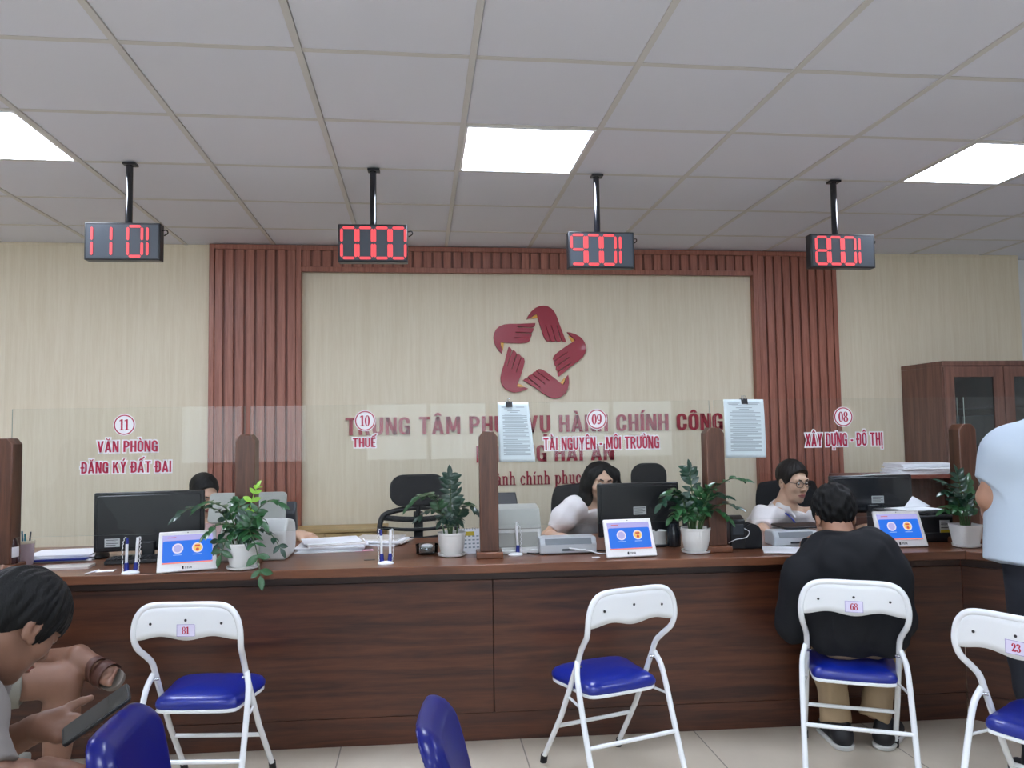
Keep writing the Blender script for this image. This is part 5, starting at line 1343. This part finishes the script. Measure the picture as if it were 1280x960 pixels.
M_kha = mat('khaki', '#a08a6c', .85, bump=.2, bscale=300); M_drk = mat('trousers_dark', '#141822', .8, bump=.15, bscale=300); M_gsh = mat('shorts_grey', '#77756c', .85, bump=.2, bscale=250); M_shoe = mat('shoe_black', '#15151a', .6); M_sole = mat('shoe_sole', '#c9c9c6', .6); M_sandal = mat('sandal_brown', '#4a2a20', .5); M_sandsole = mat('sandal_sole', '#6a6259', .7)
SK = [M_skin, M_lip, M_eyew, M_iris]; SK_SHADE = [mat('skin_shaded', '#7d5a48', .5, var=.10, vscale=25, bump=.05, bscale=400, sub=.08), M_lip, M_eyew, M_iris]; SKL = [M_skinl, M_lip, M_eyew, M_iris]  # shaded skin: darker copy with the dim light at the left put into its colour
def A_(*a): return np.array(a, float)
def cap_hair(S, o, R, s, kind):
    T = lambda *p: o+R@(s*V3(*p))
    if kind == 'short':
        ys = [-.13, -.085, -.045, -.015, .004, .012, .040, .052, .070, .085, .12]; zs = [-.062, -.062, -.030, .004, .012, -.012, .012, .052, .074, .090, .10]; rr = (.084, .107, .098); c0 = (0, -.014, .043)
    elif kind == 'fringe':
        ys = [-.13, -.085, -.045, -.015, .004, .010, .034, .048, .080, .13]; zs = [-.085, -.080, -.045, .0, .010, -.040, -.036, .018, .020, .012]; rr = (.085, .109, .095); c0 = (0, -.008, .031)
    elif kind == 'thick':
        ys = [-.14, -.09, -.045, -.015, .004, .012, .040, .052, .08, .12]; zs = [-.078, -.076, -.040, .0, .01, -.03, -.02, .02, .03, .04]; rr = (.088, .116, .106); c0 = (0, -.016, .042)
    elif kind == 'tied':
        ys = [-.13, -.085, -.045, -.015, .004, .03, .05, .062, .085, .12]; zs = [-.075, -.075, -.05, -.01, .01, .018, .045, .080, .100, .11]; rr = (.083, .106, .092); c0 = (0, -.018, .040)
    c = T(*c0); r = s*V3(*rr)
    def fn(P):
        q = (P-c)@R; k0 = np.sqrt(((q/r)**2).sum(1)); k1 = np.sqrt(((q/(r*r))**2).sum(1))+1e-9; d = k0*(k0-1)/k1
        l = ((P-o)@R)/s; zl = np.interp(l[:, 1], ys, zs); return np.maximum(d, (zl-l[:, 2])*s*.8)
    m = r.max(); S.op(fn, c-m, c+m, .004)
def spots(fn, o, r): return fn
def brows(name, o, R, s, parent, m):
    S = Solid()
    for sg in (-1, 1): S.rc(o+R@(s*V3(sg*.014, .0925, .025)), o+R@(s*V3(sg*.030, .0895, .030)), .0032*s, .0030*s, .004).rc(o+R@(s*V3(sg*.030, .0895, .030)), o+R@(s*V3(sg*.046, .0775, .025)), .0030*s, .0015*s, .004)
    solid_obj(name, [(*S.mesh(.0014), 0)], m, parent)
def shoe(name, heel, d, parent, L=.27, m=None, ms=None):
    d = nrm(d); up = V3(0, 0, 1); S = Solid(); h = np.array(heel)
    S.rc(h+d*.04+up*.045, h+d*(L-.06)+up*.035, .040, .038, .02, flat=(np.cross(up, d), .95)).rc(h+d*.04+up*.06, h+d*.06+up*.10, .040, .042, .03)
    S.cut(h+up*.016, (0, 0, -1))
    o = solid_obj(name, [(*S.mesh(.004), 0)], m or M_shoe, parent)
    S2 = Solid().rc(h+d*.038+up*.02, h+d*(L-.058)+up*.02, .046, .044, .01).cut(h+up*.022, (0, 0, 1)).cut(h+up*.001, (0, 0, -1))
    solid_obj('sole', [(*S2.mesh(.004), 0)], ms or M_sole, o)
    return o
def foot_solid(S, ankle, heel, d, L=.25):
    d = nrm(d); up = V3(0, 0, 1)
    S.rc(ankle, heel+d*.05+up*.04, .036, .036, .02).rc(heel+d*.03+up*.035, heel+d*(L-.06)+up*.028, .033, .026, .03)
def build_body(h, S, o, R, s, root, mats, look=(0, 1, -.25)):
    V, Q = S.mesh(h); geos = [(V, Q, lips_brows(V, Q, o, R, s))]+eye_geos(o, R, s, look)
    return solid_obj('body', geos, mats, root)
def arm(S, sh, el, wr, r=(.050, .042, .030), k=.02):
    S.rc(sh, el, r[0], r[1], k).rc(el, el+(np.array(wr)-el)*.35, r[1], r[1]*.98, k).rc(el+(np.array(wr)-el)*.35, wr, r[1]*.98, r[2], k)
def leg(S, hip, kn, an, r=(.085, .058, .036), k=.03):
    S.rc(hip, kn, r[0], r[1], k); m = kn+(np.array(an)-kn)*.33; S.rc(kn, m, r[1]*.95, r[1]*.97, k).rc(m, an, r[1]*.97, r[2], k)

# --- man in the foreground looking at a phone
d0 = 1.70
R_h = frame(34, -41, -2); hs = .99
ho = at(43, 785, d0)-R_h@(hs*V3(.080, -.008, -.004))
neckb = ho+V3(-.125, -.01, -.135)
J = dict(neck=neckb+V3(-.02, 0, .0), chest=A_(neckb[0]-.13, neckb[1]+.0, neckb[2]-.13), pelvis=A_(neckb[0]-.36, neckb[1]+.03, .545))
fw_a = nrm((1, .12, 0)); rt_a = V3(fw_a[1], -fw_a[0], 0)
J['shR'] = at(-48, 892, 1.56); J['shL'] = J['neck']-rt_a*.20+V3(-.01, 0, -.05)
elR = at(-14, 985, 1.50); wrR = at(72, 969, 1.66)
elL = at(-42, 955, 1.86); wrL = at(52, 908, 1.80)
kneeR = A_(-.93, J['pelvis'][1]-.15, .53); kneeL = A_(-.90, J['pelvis'][1]+.16, .53); anR = A_(-.97, kneeR[1], .09); anL = A_(-.95, kneeL[1], .09)
rootA = thing('person', 'man in a taupe T-shirt bent over a phone in the left foreground', 'person', (J['pelvis'][0], J['pelvis'][1], 0))
def addp(S): return S
phone_L = nrm(at(150, 871, 1.775)-at(91, 913, 1.735)); ph_c = at(121, 893, 1.755)
W_ = V3(-.10, 1, 0.42); W_ = nrm(W_-phone_L*(W_@phone_L)); N_ = np.cross(phone_L, W_)
if N_[2] < 0: N_ = -N_
S = Solid(); head_solid(S, ho, R_h, J['neck'], hs, rneck=.056)
limbs(S, J, -.012); arm(S, J['shR'], elR, wrR); arm(S, J['shL'], elL, wrL)
hf = nrm(ph_c-phone_L*.030-N_*.024-wrL)
hand_solid(S, wrL, hf, N_, V3(0, 1, .1), curls=[(-4, 6, 8), (-4, 6, 8), (-2, 8, 8), (2, 10, 10)], thumb_dir=nrm(phone_L*1.0+W_*.30-N_*.22), s=.90)
hand_solid(S, wrR, nrm(V3(.7, .3, -.65)), V3(-.1, .5, .6), V3(.2, .5, .6), curl=(25, 35, 25))
for kn, an, hp in ((kneeR, anR, J['pelvis']+rt_a*.09), (kneeL, anL, J['pelvis']-rt_a*.09)):
    leg(S, hp, kn, an); foot_solid(S, an, A_(an[0]-.06, an[1], .012), (1, 0, 0))
S2 = S; V, Q = S.mesh(.003); V = V-np.array(rootA.location)
solid_obj('body', [(V, Q, lips_brows(V+np.array(rootA.location), Q, ho, R_h, hs))]+[(v-np.array(rootA.location), q, m) for v, q, m in eye_geos(ho, R_h, hs, (0, .8, -.5))], SK_SHADE, rootA)
def rel(root, geo): return (geo[0]-np.array(root.location), geo[1], 0)
H = Solid(); cap_hair(H, ho, R_h, hs, 'fringe'); H.noise = strands(ho, R_h, .0032, 3, 300)
solid_obj('hair', [rel(rootA, H.mesh(.0026))], M_hair, rootA)
BR = Solid()
class _r: pass
def brow_rel(o, R, s, root, m):
    S = Solid()
    for sg in (-1, 1): S.rc(o+R@(s*V3(sg*.014, .0930, .025)), o+R@(s*V3(sg*.030, .0900, .030)), .0034*s, .0032*s, .004).rc(o+R@(s*V3(sg*.030, .0900, .030)), o+R@(s*V3(sg*.046, .078, .025)), .0032*s, .0016*s, .004)
    solid_obj('eyebrows', [rel(root, S.mesh(.0015))], m, root)
brow_rel(ho, R_h, hs, rootA, M_hair)
C = Solid(); limbs(C, J, .006)
sl = nrm(elR-J['shR']); C.rc(J['shR'], J['shR']+(elR-J['shR'])*.86, .066, .064, .03, cut_b=True); C.rc(J['shL'], J['shL']+(elL-J['shL'])*.75, .066, .062, .03, cut_b=True)
C.cut(J['neck']+nrm(ho-J['neck'])*.045, nrm(ho-J['neck']+V3(0, 0, .03)), J['neck']-.13, J['neck']+.2)
C.noise = folds(.0045, 32, 11)
solid_obj('t_shirt', [rel(rootA, C.mesh(.005))], M_shA, rootA)
C = Solid()
for kn, hp in ((kneeR, J['pelvis']+rt_a*.09), (kneeL, J['pelvis']-rt_a*.09)): C.rc(hp, hp+(kn-hp)*.86, .118, .086, .04, cut_b=True)
C.rc(J['pelvis']-rt_a*.05, J['pelvis']+rt_a*.05, .118, .118, .04); C.noise = folds(.004, 30, 5)
solid_obj('shorts', [rel(rootA, C.mesh(.006))], M_gsh, rootA)
for an in (anR, anL): o = shoe('shoe', A_(an[0]-.07, an[1], 0)-np.array([rootA.location[0], rootA.location[1], 0]), (1, 0, 0), rootA)
shell_chair('blue moulded chair that the man with the phone sits on', (J['pelvis'][0]+.06, J['pelvis'][1], 0), 0)
# phone
Rp = np.stack([W_, phone_L, N_], 1)
t = thing('phone', 'black phone held by the man in the left foreground', 'phone', ph_c)
MB().prism(rrect(.074, .158, .009, 5), -.004, .004, 'xy').xf(0, Rp).build('body', M_black, t, bevel=.0015)
MB().prism(rrect(.069, .153, .007, 5), .004, .0046, 'xy').xf(0, Rp).build('screen', mat('phone_screen', '#1a1c1e', .08, coat=.5, emit='#3c423e', estr=.12), t)

# --- seated person behind him with crossed legs and sandals
rootB = thing('person', 'seated person with crossed bare legs and brown sandals behind the man with the phone', 'person', (-1.76, 3.08, 0))
pel = A_(-1.78, 3.08, .525); knB = at(80, 850, 2.92); anB = A_(knB[0]-.02, knB[1]-.02, .09)
knC = at(8, 838, 3.12); anC = at(98, 820, 2.97); toe = at(143, 842, 2.88)
JB = dict(pelvis=pel, chest=A_(-1.88, 3.08, .90), neck=A_(-1.96, 3.08, 1.12), shR=A_(-1.96, 2.88, 1.06), shL=A_(-1.95, 3.28, 1.06))
R_b = frame(75, -20); hob = JB['neck']+V3(.07, 0, .12)
S = Solid(); head_solid(S, hob, R_b, JB['neck']); limbs(S, JB, -.01)
wB = at(-22, 738, 2.96); arm(S, JB['shL'], A_(-1.78, 3.32, .82), wB+V3(.0, .02, 0))
hand_solid(S, wB+V3(.0, .02, 0), nrm(V3(.75, -.05, .55)), V3(.3, -.9, -.2), V3(0, -.3, .9), curl=(25, 35, 25))
wB2 = A_(-1.64, 2.93, .66); arm(S, JB['shR'], A_(-1.80, 2.80, .78), wB2); hand_solid(S, wB2, (1, .1, -.3), (0, 0, -1), (0, 1, 0))
leg(S, pel+V3(0, -.09, 0), knB, anB, r=(.085, .062, .038)); foot_solid(S, anB, A_(anB[0]-.06, anB[1], .014), (1, 0, 0))
leg(S, pel+V3(0, .09, 0), knC, anC, r=(.085, .060, .037))
fd = nrm(toe-anC); fu = nrm(np.cross(np.cross(fd, V3(-.2, -.6, .75)), fd))
S.rc(anC, anC+fd*.06-fu*.02, .040, .036, .02).rc(anC-fd*.035-fu*.035, anC+fd*.13-fu*.035, .033, .030, .03)
for i in range(5):
    sdv = np.cross(fd, fu); b = anC+fd*.12-fu*.04+sdv*(.028-.014*i); S.rc(b, b+fd*(.065-.006*i), .011 if i else .014, .0085 if i else .012, .01)
V, Q = S.mesh(.0045); solid_obj('body', [(V-np.array(rootB.location), Q, 0)]+[(v-np.array(rootB.location), q, m) for v, q, m in eye_geos(hob, R_b)], SK_SHADE, rootB)
H = Solid(); cap_hair(H, hob, R_b, 1., 'short'); solid_obj('hair', [rel(rootB, H.mesh(.004))], M_hair, rootB)
C = Solid(); limbs(C, JB, .008); C.rc(JB['shR'], A_(-1.85, 2.82, .86), .066, .062, .03, cut_b=True).rc(JB['shL'], A_(-1.84, 3.30, .90), .066, .062, .03, cut_b=True); C.cut(JB['neck']+V3(0, 0, .0), (0.2, 0, 1), JB['neck']-.15, JB['neck']+.2)
solid_obj('shirt', [rel(rootB, C.mesh(.007))], M_gsh, rootB)
C = Solid(); C.rc(pel+V3(0, -.09, 0), pel+V3(0, -.09, 0)+(knB-pel-V3(0, -.09, 0))*.72, .112, .092, .04, cut_b=True).rc(pel+V3(0, .09, 0), pel+V3(0, .09, 0)+(knC-pel-V3(0, .09, 0))*.80, .112, .088, .04, cut_b=True).rc(pel+V3(0, -.05, 0), pel+V3(0, .05, 0), .112, .112, .04); C.noise = folds(.005, 34, 15)
solid_obj('shorts', [rel(rootB, C.mesh(.006))], M_gsh, rootB)
def sandal(root, an, fd, fu, L=.26):
    loc = np.array(root.location); sd = np.cross(fd, fu); b = an-fu*.072
    out = [(-.045, -.028), (-.06, 0), (-.045, .028), (.05, .034), (.15, .043), (.19, .030), (.20, .0), (.185, -.030), (.15, -.043), (.05, -.034)]
    pts = [(float(p[0]), float(p[1])) for p in spline([(x, y, 0) for x, y in out+[out[0]]], 4)[:-1]]
    M3 = np.stack([fd, sd, fu], 1); k = MB().prism(pts, -.010, .008, 'xy').xf(0, M3, b-loc); o = k.build('sandal', M_sandsole, root, bevel=.003)
    for x, wd, hgt, rad in ((.010, .062, .066, .045), (.066, .058, .072, .045), (.120, .050, .058, .049)):
        m = MB(); m.grid(lambda u, v: (x+(u-.5)*wd+.01*math.sin(math.pi*v), rad*math.cos(math.pi*v), hgt*1.12*math.sin(math.pi*v)**.8+.004), 3, 16); m.xf(0, M3, b-loc).build('strap', M_sandal, o, solid=.004)
    m = MB(); m.grid(lambda u, v: (-.045+.02*u-.02*math.sin(math.pi*v), .038*math.cos(math.pi*v), .05+.02*u), 3, 14); m.xf(0, M3, b-loc).build('heel_strap', M_sandal, o, solid=.004)
    MB().prism(circ(.008, 14), .0, .004, 'xy').xf(0, M3@rotx(-.9), b-loc+M3@V3(.045, .036, .058)).build('buckle', M_steel, o)
sandal(rootB, anC, fd, fu); sandal(rootB, A_(anB[0], anB[1], .085), V3(1, 0, 0), V3(0, 0, 1))
folding_chair('white folding chair that the person with crossed legs sits on', (-1.80, 3.07, 0), math.radians(-90))

# --- seated man in the black sweater at window 08
rootF = thing('person', 'man in a black sweater and khaki trousers seated on chair 68, seen from behind', 'person', (CH68[0]+.02, CH68[1], 0))
LF = np.array(rootF.location)
pel = A_(CH68[0]+.03, CH68[1]+.0, .530); R_f = frame(7, -26, 0); hs = 1.0
hof = at(1043, 647, 3.36)
J = dict(pelvis=pel, chest=A_(1.80, 3.09, .82), neck=hof+V3(.0, -.085, -.205))
J['shL'] = at(1003, 722, 3.26); J['shR'] = at(1108, 716, 3.20)
elL = at(990, 782, 3.30); elR = at(1120, 775, 3.22); wrL = A_(1.86, 3.50, .845); wrR = A_(1.93, 3.48, .845)
knL = A_(1.80, 3.33, .54); knR = A_(2.10, 3.27, .54); anL = at(1044, 893, 3.36); anR = at(1092, 888, 3.36)
S = Solid(); head_solid(S, hof, R_f, J['neck'], hs, rneck=.056); limbs(S, J, -.012); arm(S, J['shL'], elL, wrL); arm(S, J['shR'], elR, wrR)
hand_solid(S, wrL, (.15, .9, -.25), (0, 0, -1), (1, 0, 0)); hand_solid(S, wrR, (-.15, .9, -.25), (0, 0, -1), (-1, 0, 0), curl=(30, 45, 30))
leg(S, pel+V3(-.09, .02, 0), knL, anL); leg(S, pel+V3(.09, .0, 0), knR, anR)
V, Q = S.mesh(.0042); solid_obj('body', [(V-LF, Q, 0)]+[(v-LF, q, m) for v, q, m in eye_geos(hof, R_f, hs)], SK, rootF)
H = Solid(); cap_hair(H, hof, R_f, hs, 'thick'); H.noise = strands(hof, R_f, .006, 8, 150, 60); solid_obj('hair', [rel(rootF, H.mesh(.003))], M_hair, rootF)
C = Solid(); limbs(C, J, .022); C.ell(J['pelvis']+V3(-.01, -.01, .07), (.165, .14, .13), k=.06)
C.rc(J['shL'], elL, .074, .068, .05).rc(elL, elL+(wrL-elL)*.92, .068, .045, .04, cut_b=True).rc(J['shR'], elR, .074, .068, .05).rc(elR, elR+(wrR-elR)*.92, .068, .045, .04, cut_b=True)
C.rc(J['neck']+V3(0, .0, -.01), J['neck']+V3(.0, .035, .045), .070, .064, .02, cut_b=True)
C.cut(pel+V3(0, 0, -.085), (0, 0, -1)); n1_, n2_ = folds(.007, 20, 4), folds(.004, 42, 14, .4); C.noise = lambda P: n1_(P)+n2_(P)
solid_obj('sweater', [rel(rootF, C.mesh(.006))], M_swF, rootF)
C = Solid(); C.rc(pel+V3(-.09, .02, 0), knL, .100, .082, .04).rc(knL, anL-V3(0, 0, .03), .080, .062, .03, cut_b=True).rc(pel+V3(.09, 0, 0), knR, .108, .086, .04).rc(knR, anR-V3(0, 0, .03), .080, .062, .03, cut_b=True).rc(pel+V3(-.05, 0, 0), pel+V3(.06, 0, 0), .11, .11, .04); C.cut((0, 0, .425), (0, 0, -1), (1.3, 2.8, .2), (2.5, 3.15, .6)); C.noise = folds(.005, 30, 9)
solid_obj('trousers', [rel(rootF, C.mesh(.006))], M_kha, rootF)
shoe('shoe', A_(anL[0]+.01, anL[1]-.07, 0)-A_(LF[0], LF[1], 0), (.10, 1, 0), rootF); shoe('shoe', A_(anR[0]-.01, anR[1]-.06, 0)-A_(LF[0], LF[1], 0), (.75, .65, 0), rootF)

# --- standing person at the right edge
cG = at(1318, 640, 2.95); rootG = thing('person', 'person in a pale blue-white shirt and dark trousers standing at the right edge', 'person', (cG[0], cG[1], 0)); LG = np.array(rootG.location)
fG = nrm(V3(.05, 1, 0)); rG = V3(fG[1], -fG[0], 0)
J = dict(pelvis=A_(cG[0], cG[1]+.0, .93), chest=A_(cG[0], cG[1]+.03, 1.22), neck=A_(cG[0]+.13, cG[1]+.05, 1.47))
J['shL'] = at(1259, 568, 2.96); J['shR'] = J['neck']+rG*.19+V3(0, 0, -.06)
elL = at(1238, 622, 3.0); wrL = at(1256, 676, 3.12); elR = J['shR']+rG*.08+V3(0, .05, -.30); wrR = elR+V3(-.08, .22, .02)
R_g = frame(-5, -15); hog = J['neck']+V3(0, .045, .13)
S = Solid(); head_solid(S, hog, R_g, J['neck']); limbs(S, J, -.012); arm(S, J['shL'], elL, wrL, (.056, .046, .032)); arm(S, J['shR'], elR, wrR)
hand_solid(S, wrL, (.4, .9, -.1), (0, 0, -1), (1, 0, 0)); hand_solid(S, wrR, (-.4, .9, -.1), (0, 0, -1), (-1, 0, 0))
hL, hR = J['pelvis']-rG*.09, J['pelvis']+rG*.09; kL, kR = A_(hL[0], hL[1]+.03, .50), A_(hR[0], hR[1]+.02, .50); aL, aR = A_(kL[0], kL[1]-.02, .09), A_(kR[0]+.02, kR[1]-.02, .09)
leg(S, hL, kL, aL); leg(S, hR, kR, aR)
V, Q = S.mesh(.0048); solid_obj('body', [(V-LG, Q, 0)]+[(v-LG, q, m) for v, q, m in eye_geos(hog, R_g)], SK, rootG)
H = Solid(); cap_hair(H, hog, R_g, 1., 'short'); solid_obj('hair', [rel(rootG, H.mesh(.0045))], M_hair, rootG)
C = Solid(); limbs(C, J, .018); C.rc(J['pelvis']-rG*.10+V3(0, 0, -.15), J['chest']-rG*.09, .160, .140, .06).rc(J['pelvis']+rG*.10+V3(0, 0, -.15), J['chest']+rG*.09, .160, .140, .06)
C.rc(J['shL'], J['shL']+(elL-J['shL'])*.66, .078, .074, .07, cut_b=True).rc(J['shR'], J['shR']+(elR-J['shR'])*.68, .078, .074, .035, cut_b=True)
C.cut(J['pelvis']+V3(-.10, 0, -.095), (-.28, 0, -1)); C.cut(J['neck']+V3(0, 0, .01), (0, .2, 1), J['neck']-.13, J['neck']+.25); C.noise = folds(.006, 16, 21, .4)
solid_obj('shirt', [rel(rootG, C.mesh(.006))], M_shG, rootG)
C = Solid()
for hp, kn, an in ((hL, kL, aL), (hR, kR, aR)): C.rc(hp, kn, .108, .078, .03).rc(kn, an-V3(0, 0, .02), .078, .066, .03, cut_b=True)
C.rc(J['pelvis']-rG*.08, J['pelvis']+rG*.08, .130, .130, .04); C.noise = folds(.004, 26, 2)
solid_obj('trousers', [rel(rootG, C.mesh(.006))], M_drk, rootG)
for an in (aL, aR): shoe('shoe', A_(an[0], an[1]-.07, 0)-A_(LG[0], LG[1], 0), (.05, 1, 0), rootG)

# --- clerks behind the counter
def clerk(label, ho, R, hs, neck, shR, shL, elR, wrR, elL, wrL, pel, top, skin, hair, female, topname, sleeve_f=(.8, .8), sl_r=.066, handR=None, handL=None, look=(0, 1, -.3), fit=.008, h=.0042):
    root = thing('person', label, 'person', (pel[0], pel[1], 0)); L = np.array(root.location)
    J = dict(pelvis=np.array(pel), chest=np.array(neck)*.55+np.array(pel)*.45+V3(0, .03, 0), neck=np.array(neck), shR=np.array(shR), shL=np.array(shL))
    S = Solid(); head_solid(S, ho, R, J['neck'], hs, female, .045 if female else .053); limbs(S, J, -.012, female=female); arm(S, J['shR'], elR, wrR, (.044, .037, .026)); arm(S, J['shL'], elL, wrL, (.044, .037, .026))
    hR = handR or ((0.4, -1, 0), (0, 0, -1), (1, 0, 0)); hL = handL or ((0, -1, 0), (0, 0, -1), (1, 0, 0))
    hand_solid(S, wrR, *hR, curl=(15, 28, 20), s=.93); hand_solid(S, wrL, *hL, curl=(20, 35, 25), s=.93)
    hips = [(pel+V3(s*.085, 0, 0), A_(pel[0]+s*.11, pel[1]-.40, .52), A_(pel[0]+s*.11, pel[1]-.38, .09)) for s in (-1, 1)]
    for a, b, c in hips: leg(S, a, b, c)
    V, Q = S.mesh(h); solid_obj('body', [(V-L, Q, lips_brows(V, Q, ho, R, hs))]+[(v-L, q, m) for v, q, m in eye_geos(ho, R, hs, look)], skin, root)
    brow_rel(ho, R, hs, root, M_hair)
    H = Solid()
    if hair == 'bob':
        T = lambda *p: ho+R@(hs*V3(*p))
        H.ell(T(0, -.022, .032), hs*V3(.092, .110, .084), R, .01)
        for sg in (-1, 1):
            H.chain([T(sg*.070, .02, .05), T(sg*.088, .015, -.02), T(sg*.092, .0, -.10), T(sg*.086, .01, -.175)], [.036, .030, .034, .022], .03)
            H.rc(T(sg*.05, -.05, -.02), T(sg*.06, -.05, -.17), .06, .045, .03)
        H.ell(T(.006, .112, -.026), hs*V3(.068, .092, .102), R, .012, 's'); H.ell(T(.004, .11, .070), hs*V3(.014, .05, .030), R, .02, 's')
        H.noise = strands(ho, R, .003, 5, 240, 10)
    else:
        cap_hair(H, ho, R, hs, hair); H.noise = strands(ho, R, .0022, 6, 260, 30)
        if hair == 'tied': H.ell(ho+R@V3(0, -.125, .02), V3(.035, .03, .035), R, .015)
    solid_obj('hair', [rel(root, H.mesh(.003))], M_hair if hair != 'short' else M_hairb, root)
    C = Solid(); limbs(C, J, fit, female=female)
    for sh, el, f in ((J['shR'], np.array(elR), sleeve_f[0]), (J['shL'], np.array(elL), sleeve_f[1])):
        if female:
            q = sh+(el-sh)*f; mid = sh+(el-sh)*.5*f; C.rc(sh, mid, .062, sl_r*1.2, .03).rc(mid, q, sl_r*1.2, sl_r*.80, .03, cut_b=True)
        else: C.rc(sh, sh+(el-sh)*f, sl_r, sl_r*.98, .035, cut_b=True)
    C.cut(J['neck']+V3(0, 0, .005), nrm(np.array(ho)-J['neck']+V3(0, 0, .05)), J['neck']-.10, J['neck']+.2)
    C.noise = folds(.0055, 30, 13)
    solid_obj(topname, [rel(root, C.mesh(.005))], top, root)
    C = Solid(); C.rc(pel+V3(-.05, 0, 0), pel+V3(.05, 0, 0), .118, .118, .04)
    for a, b, c in hips: C.rc(a, b, .10, .08, .03).rc(b, c, .078, .062, .03, cut_b=True)
    solid_obj('trousers', [rel(root, C.mesh(.009))], M_drk, root)
    for a, b, c in hips: shoe('shoe', A_(c[0], c[1]+.06, 0)-A_(L[0], L[1], 0), (0, -1, 0), root, L=.25)
    return root, J
# woman at window 09
R_d = frame(177, -9, 4); hod = at(751, 602, 4.50)
nk = hod+V3(-.012, .06, -.155)
rD, JD = clerk('woman clerk in a white puff-sleeved blouse behind the monitor at window 09', hod, R_d, 1.0, nk, at(716, 636, 4.46), nk+V3(.17, .02, -.06),
      at(684, 672, 4.40), at(700, 672, 4.24), nk+V3(.25, -.10, -.26), nk+V3(.17, -.28, -.27), A_(hod[0]-.02, 4.66, .56), M_shW, SKL, 'bob', True, 'blouse', (.74, .8), .060, handR=((.55, -.8, .05), (0, 0, -1), (1, 0, 0)))
# man at window 08
R_e = frame(166, -6, 0); hoe = at(991, 603, 4.66)
nk = hoe+V3(-.035, .05, -.150)
rE, JE = clerk('male clerk with glasses, white shirt and blue lanyard at window 08', hoe, R_e, 1.0, nk, at(955, 648, 4.60), nk+V3(.155, -.06, -.055), at(953, 668, 4.42), at(985, 676, 4.20),
      nk+V3(.26, -.20, -.24), at(1082, 661, 4.22), A_(hoe[0]-.05, 4.74, .56), M_shW, SKL, 'short', False, 'shirt', (.70, .8), .060, handR=((.9, -.5, 0), (0, 0, -1), (.3, -.9, 0)), handL=((.6, -.8, 0), (0, 0, -1), (-.8, -.6, 0)))
LE = np.array(rE.location)
T = lambda *p: hoe+R_e@V3(*p)-LE
g = MB()
for sg in (-1, 1):
    pts = rrect(.046, .034, .013, 5, sg*.0305, .004); g.tube([T(x, .098-.25*abs(x)**1.6*2, z) for x, z in pts], .0018, 6, closed=True)
    g.tube([T(sg*.053, .092, .010), T(sg*.072, .075, .012), T(sg*.082, .01, .010), T(sg*.080, -.012, -.004)], .0016, 6)
g.tube([T(-.008, .101, .008), T(0, .104, .011), T(.008, .101, .008)], .0016, 6); go = g.build('glasses', M_black, rE)
C = MB()
for sg in (-1, 1): C.rc = None
fe = nrm(V3(.55, -.83, 0)); re_ = V3(-fe[1], fe[0], 0)
def front(J, a, b, off):  # point on the chest front: a sideways, b down from the neck
    return J['neck']+re_*a+fe*off+V3(0, 0, -b)-LE
lm = MB()
for sg in (-1, 1):
    pts = [front(JE, sg*.070, .02, .035), front(JE, sg*.062, .07, .092), front(JE, sg*.045, .14, .122), front(JE, sg*.022, .22, .128), front(JE, sg*.004, .30, .126)]
    sp = spline(pts, 5); k = lm.mark()
    for q in sp: lm.v.append(tuple(q-re_*.007)); lm.v.append(tuple(q+re_*.007))
    for i in range(len(sp)-1): lm.face([k+2*i, k+2*i+1, k+2*i+3, k+2*i+2])
lm.build('lanyard', mat('lanyard_blue', '#2035a8', .5), rE, solid=.002)
cl = Solid()
for sg in (-1, 1):
    n = JE['neck']
    cl.rc(n+re_*sg*.066+V3(0, 0, .012), n+re_*sg*.050+fe*.055+V3(0, 0, -.012), .012, .012, .02, flat=(V3(0, 0, 1), 1.5)).rc(n+re_*sg*.050+fe*.055+V3(0, 0, -.012), n+re_*sg*.035+fe*.088+V3(0, 0, -.055), .013, .007, .02)
cl.rc(JE['neck']+re_*-.066+V3(0, 0, .012), JE['neck']-fe*.06+V3(0, 0, .025), .012, .012, .02).rc(JE['neck']+re_*.066+V3(0, 0, .012), JE['neck']-fe*.06+V3(0, 0, .025), .012, .012, .02)
solid_obj('collar', [rel(rE, cl.mesh(.0035))], M_shW, rE)
# woman at window 11
R_c = frame(140, -24, 0); hoc = at(255, 618, 4.72); nk = hoc+V3(-.02, .05, -.155)
rC, JC = clerk('woman clerk with tied-back black hair half hidden behind the monitor and scanner at window 11', hoc, R_c, .98, nk, nk+V3(-.165, .0, -.06), nk+V3(.165, .0, -.06), nk+V3(-.22, -.12, -.26), nk+V3(-.12, -.26, -.24),
      nk+V3(.30, -.16, -.24), at(372, 668, 4.28), A_(hoc[0]-.03, 4.80, .56), mat('blouse_rose', '#b79a97', .8), SKL, 'tied', True, 'blouse', (.8, .85), .055, handL=((.95, -.3, -.12), (0, .1, -1), (0.2, -1, 0)))
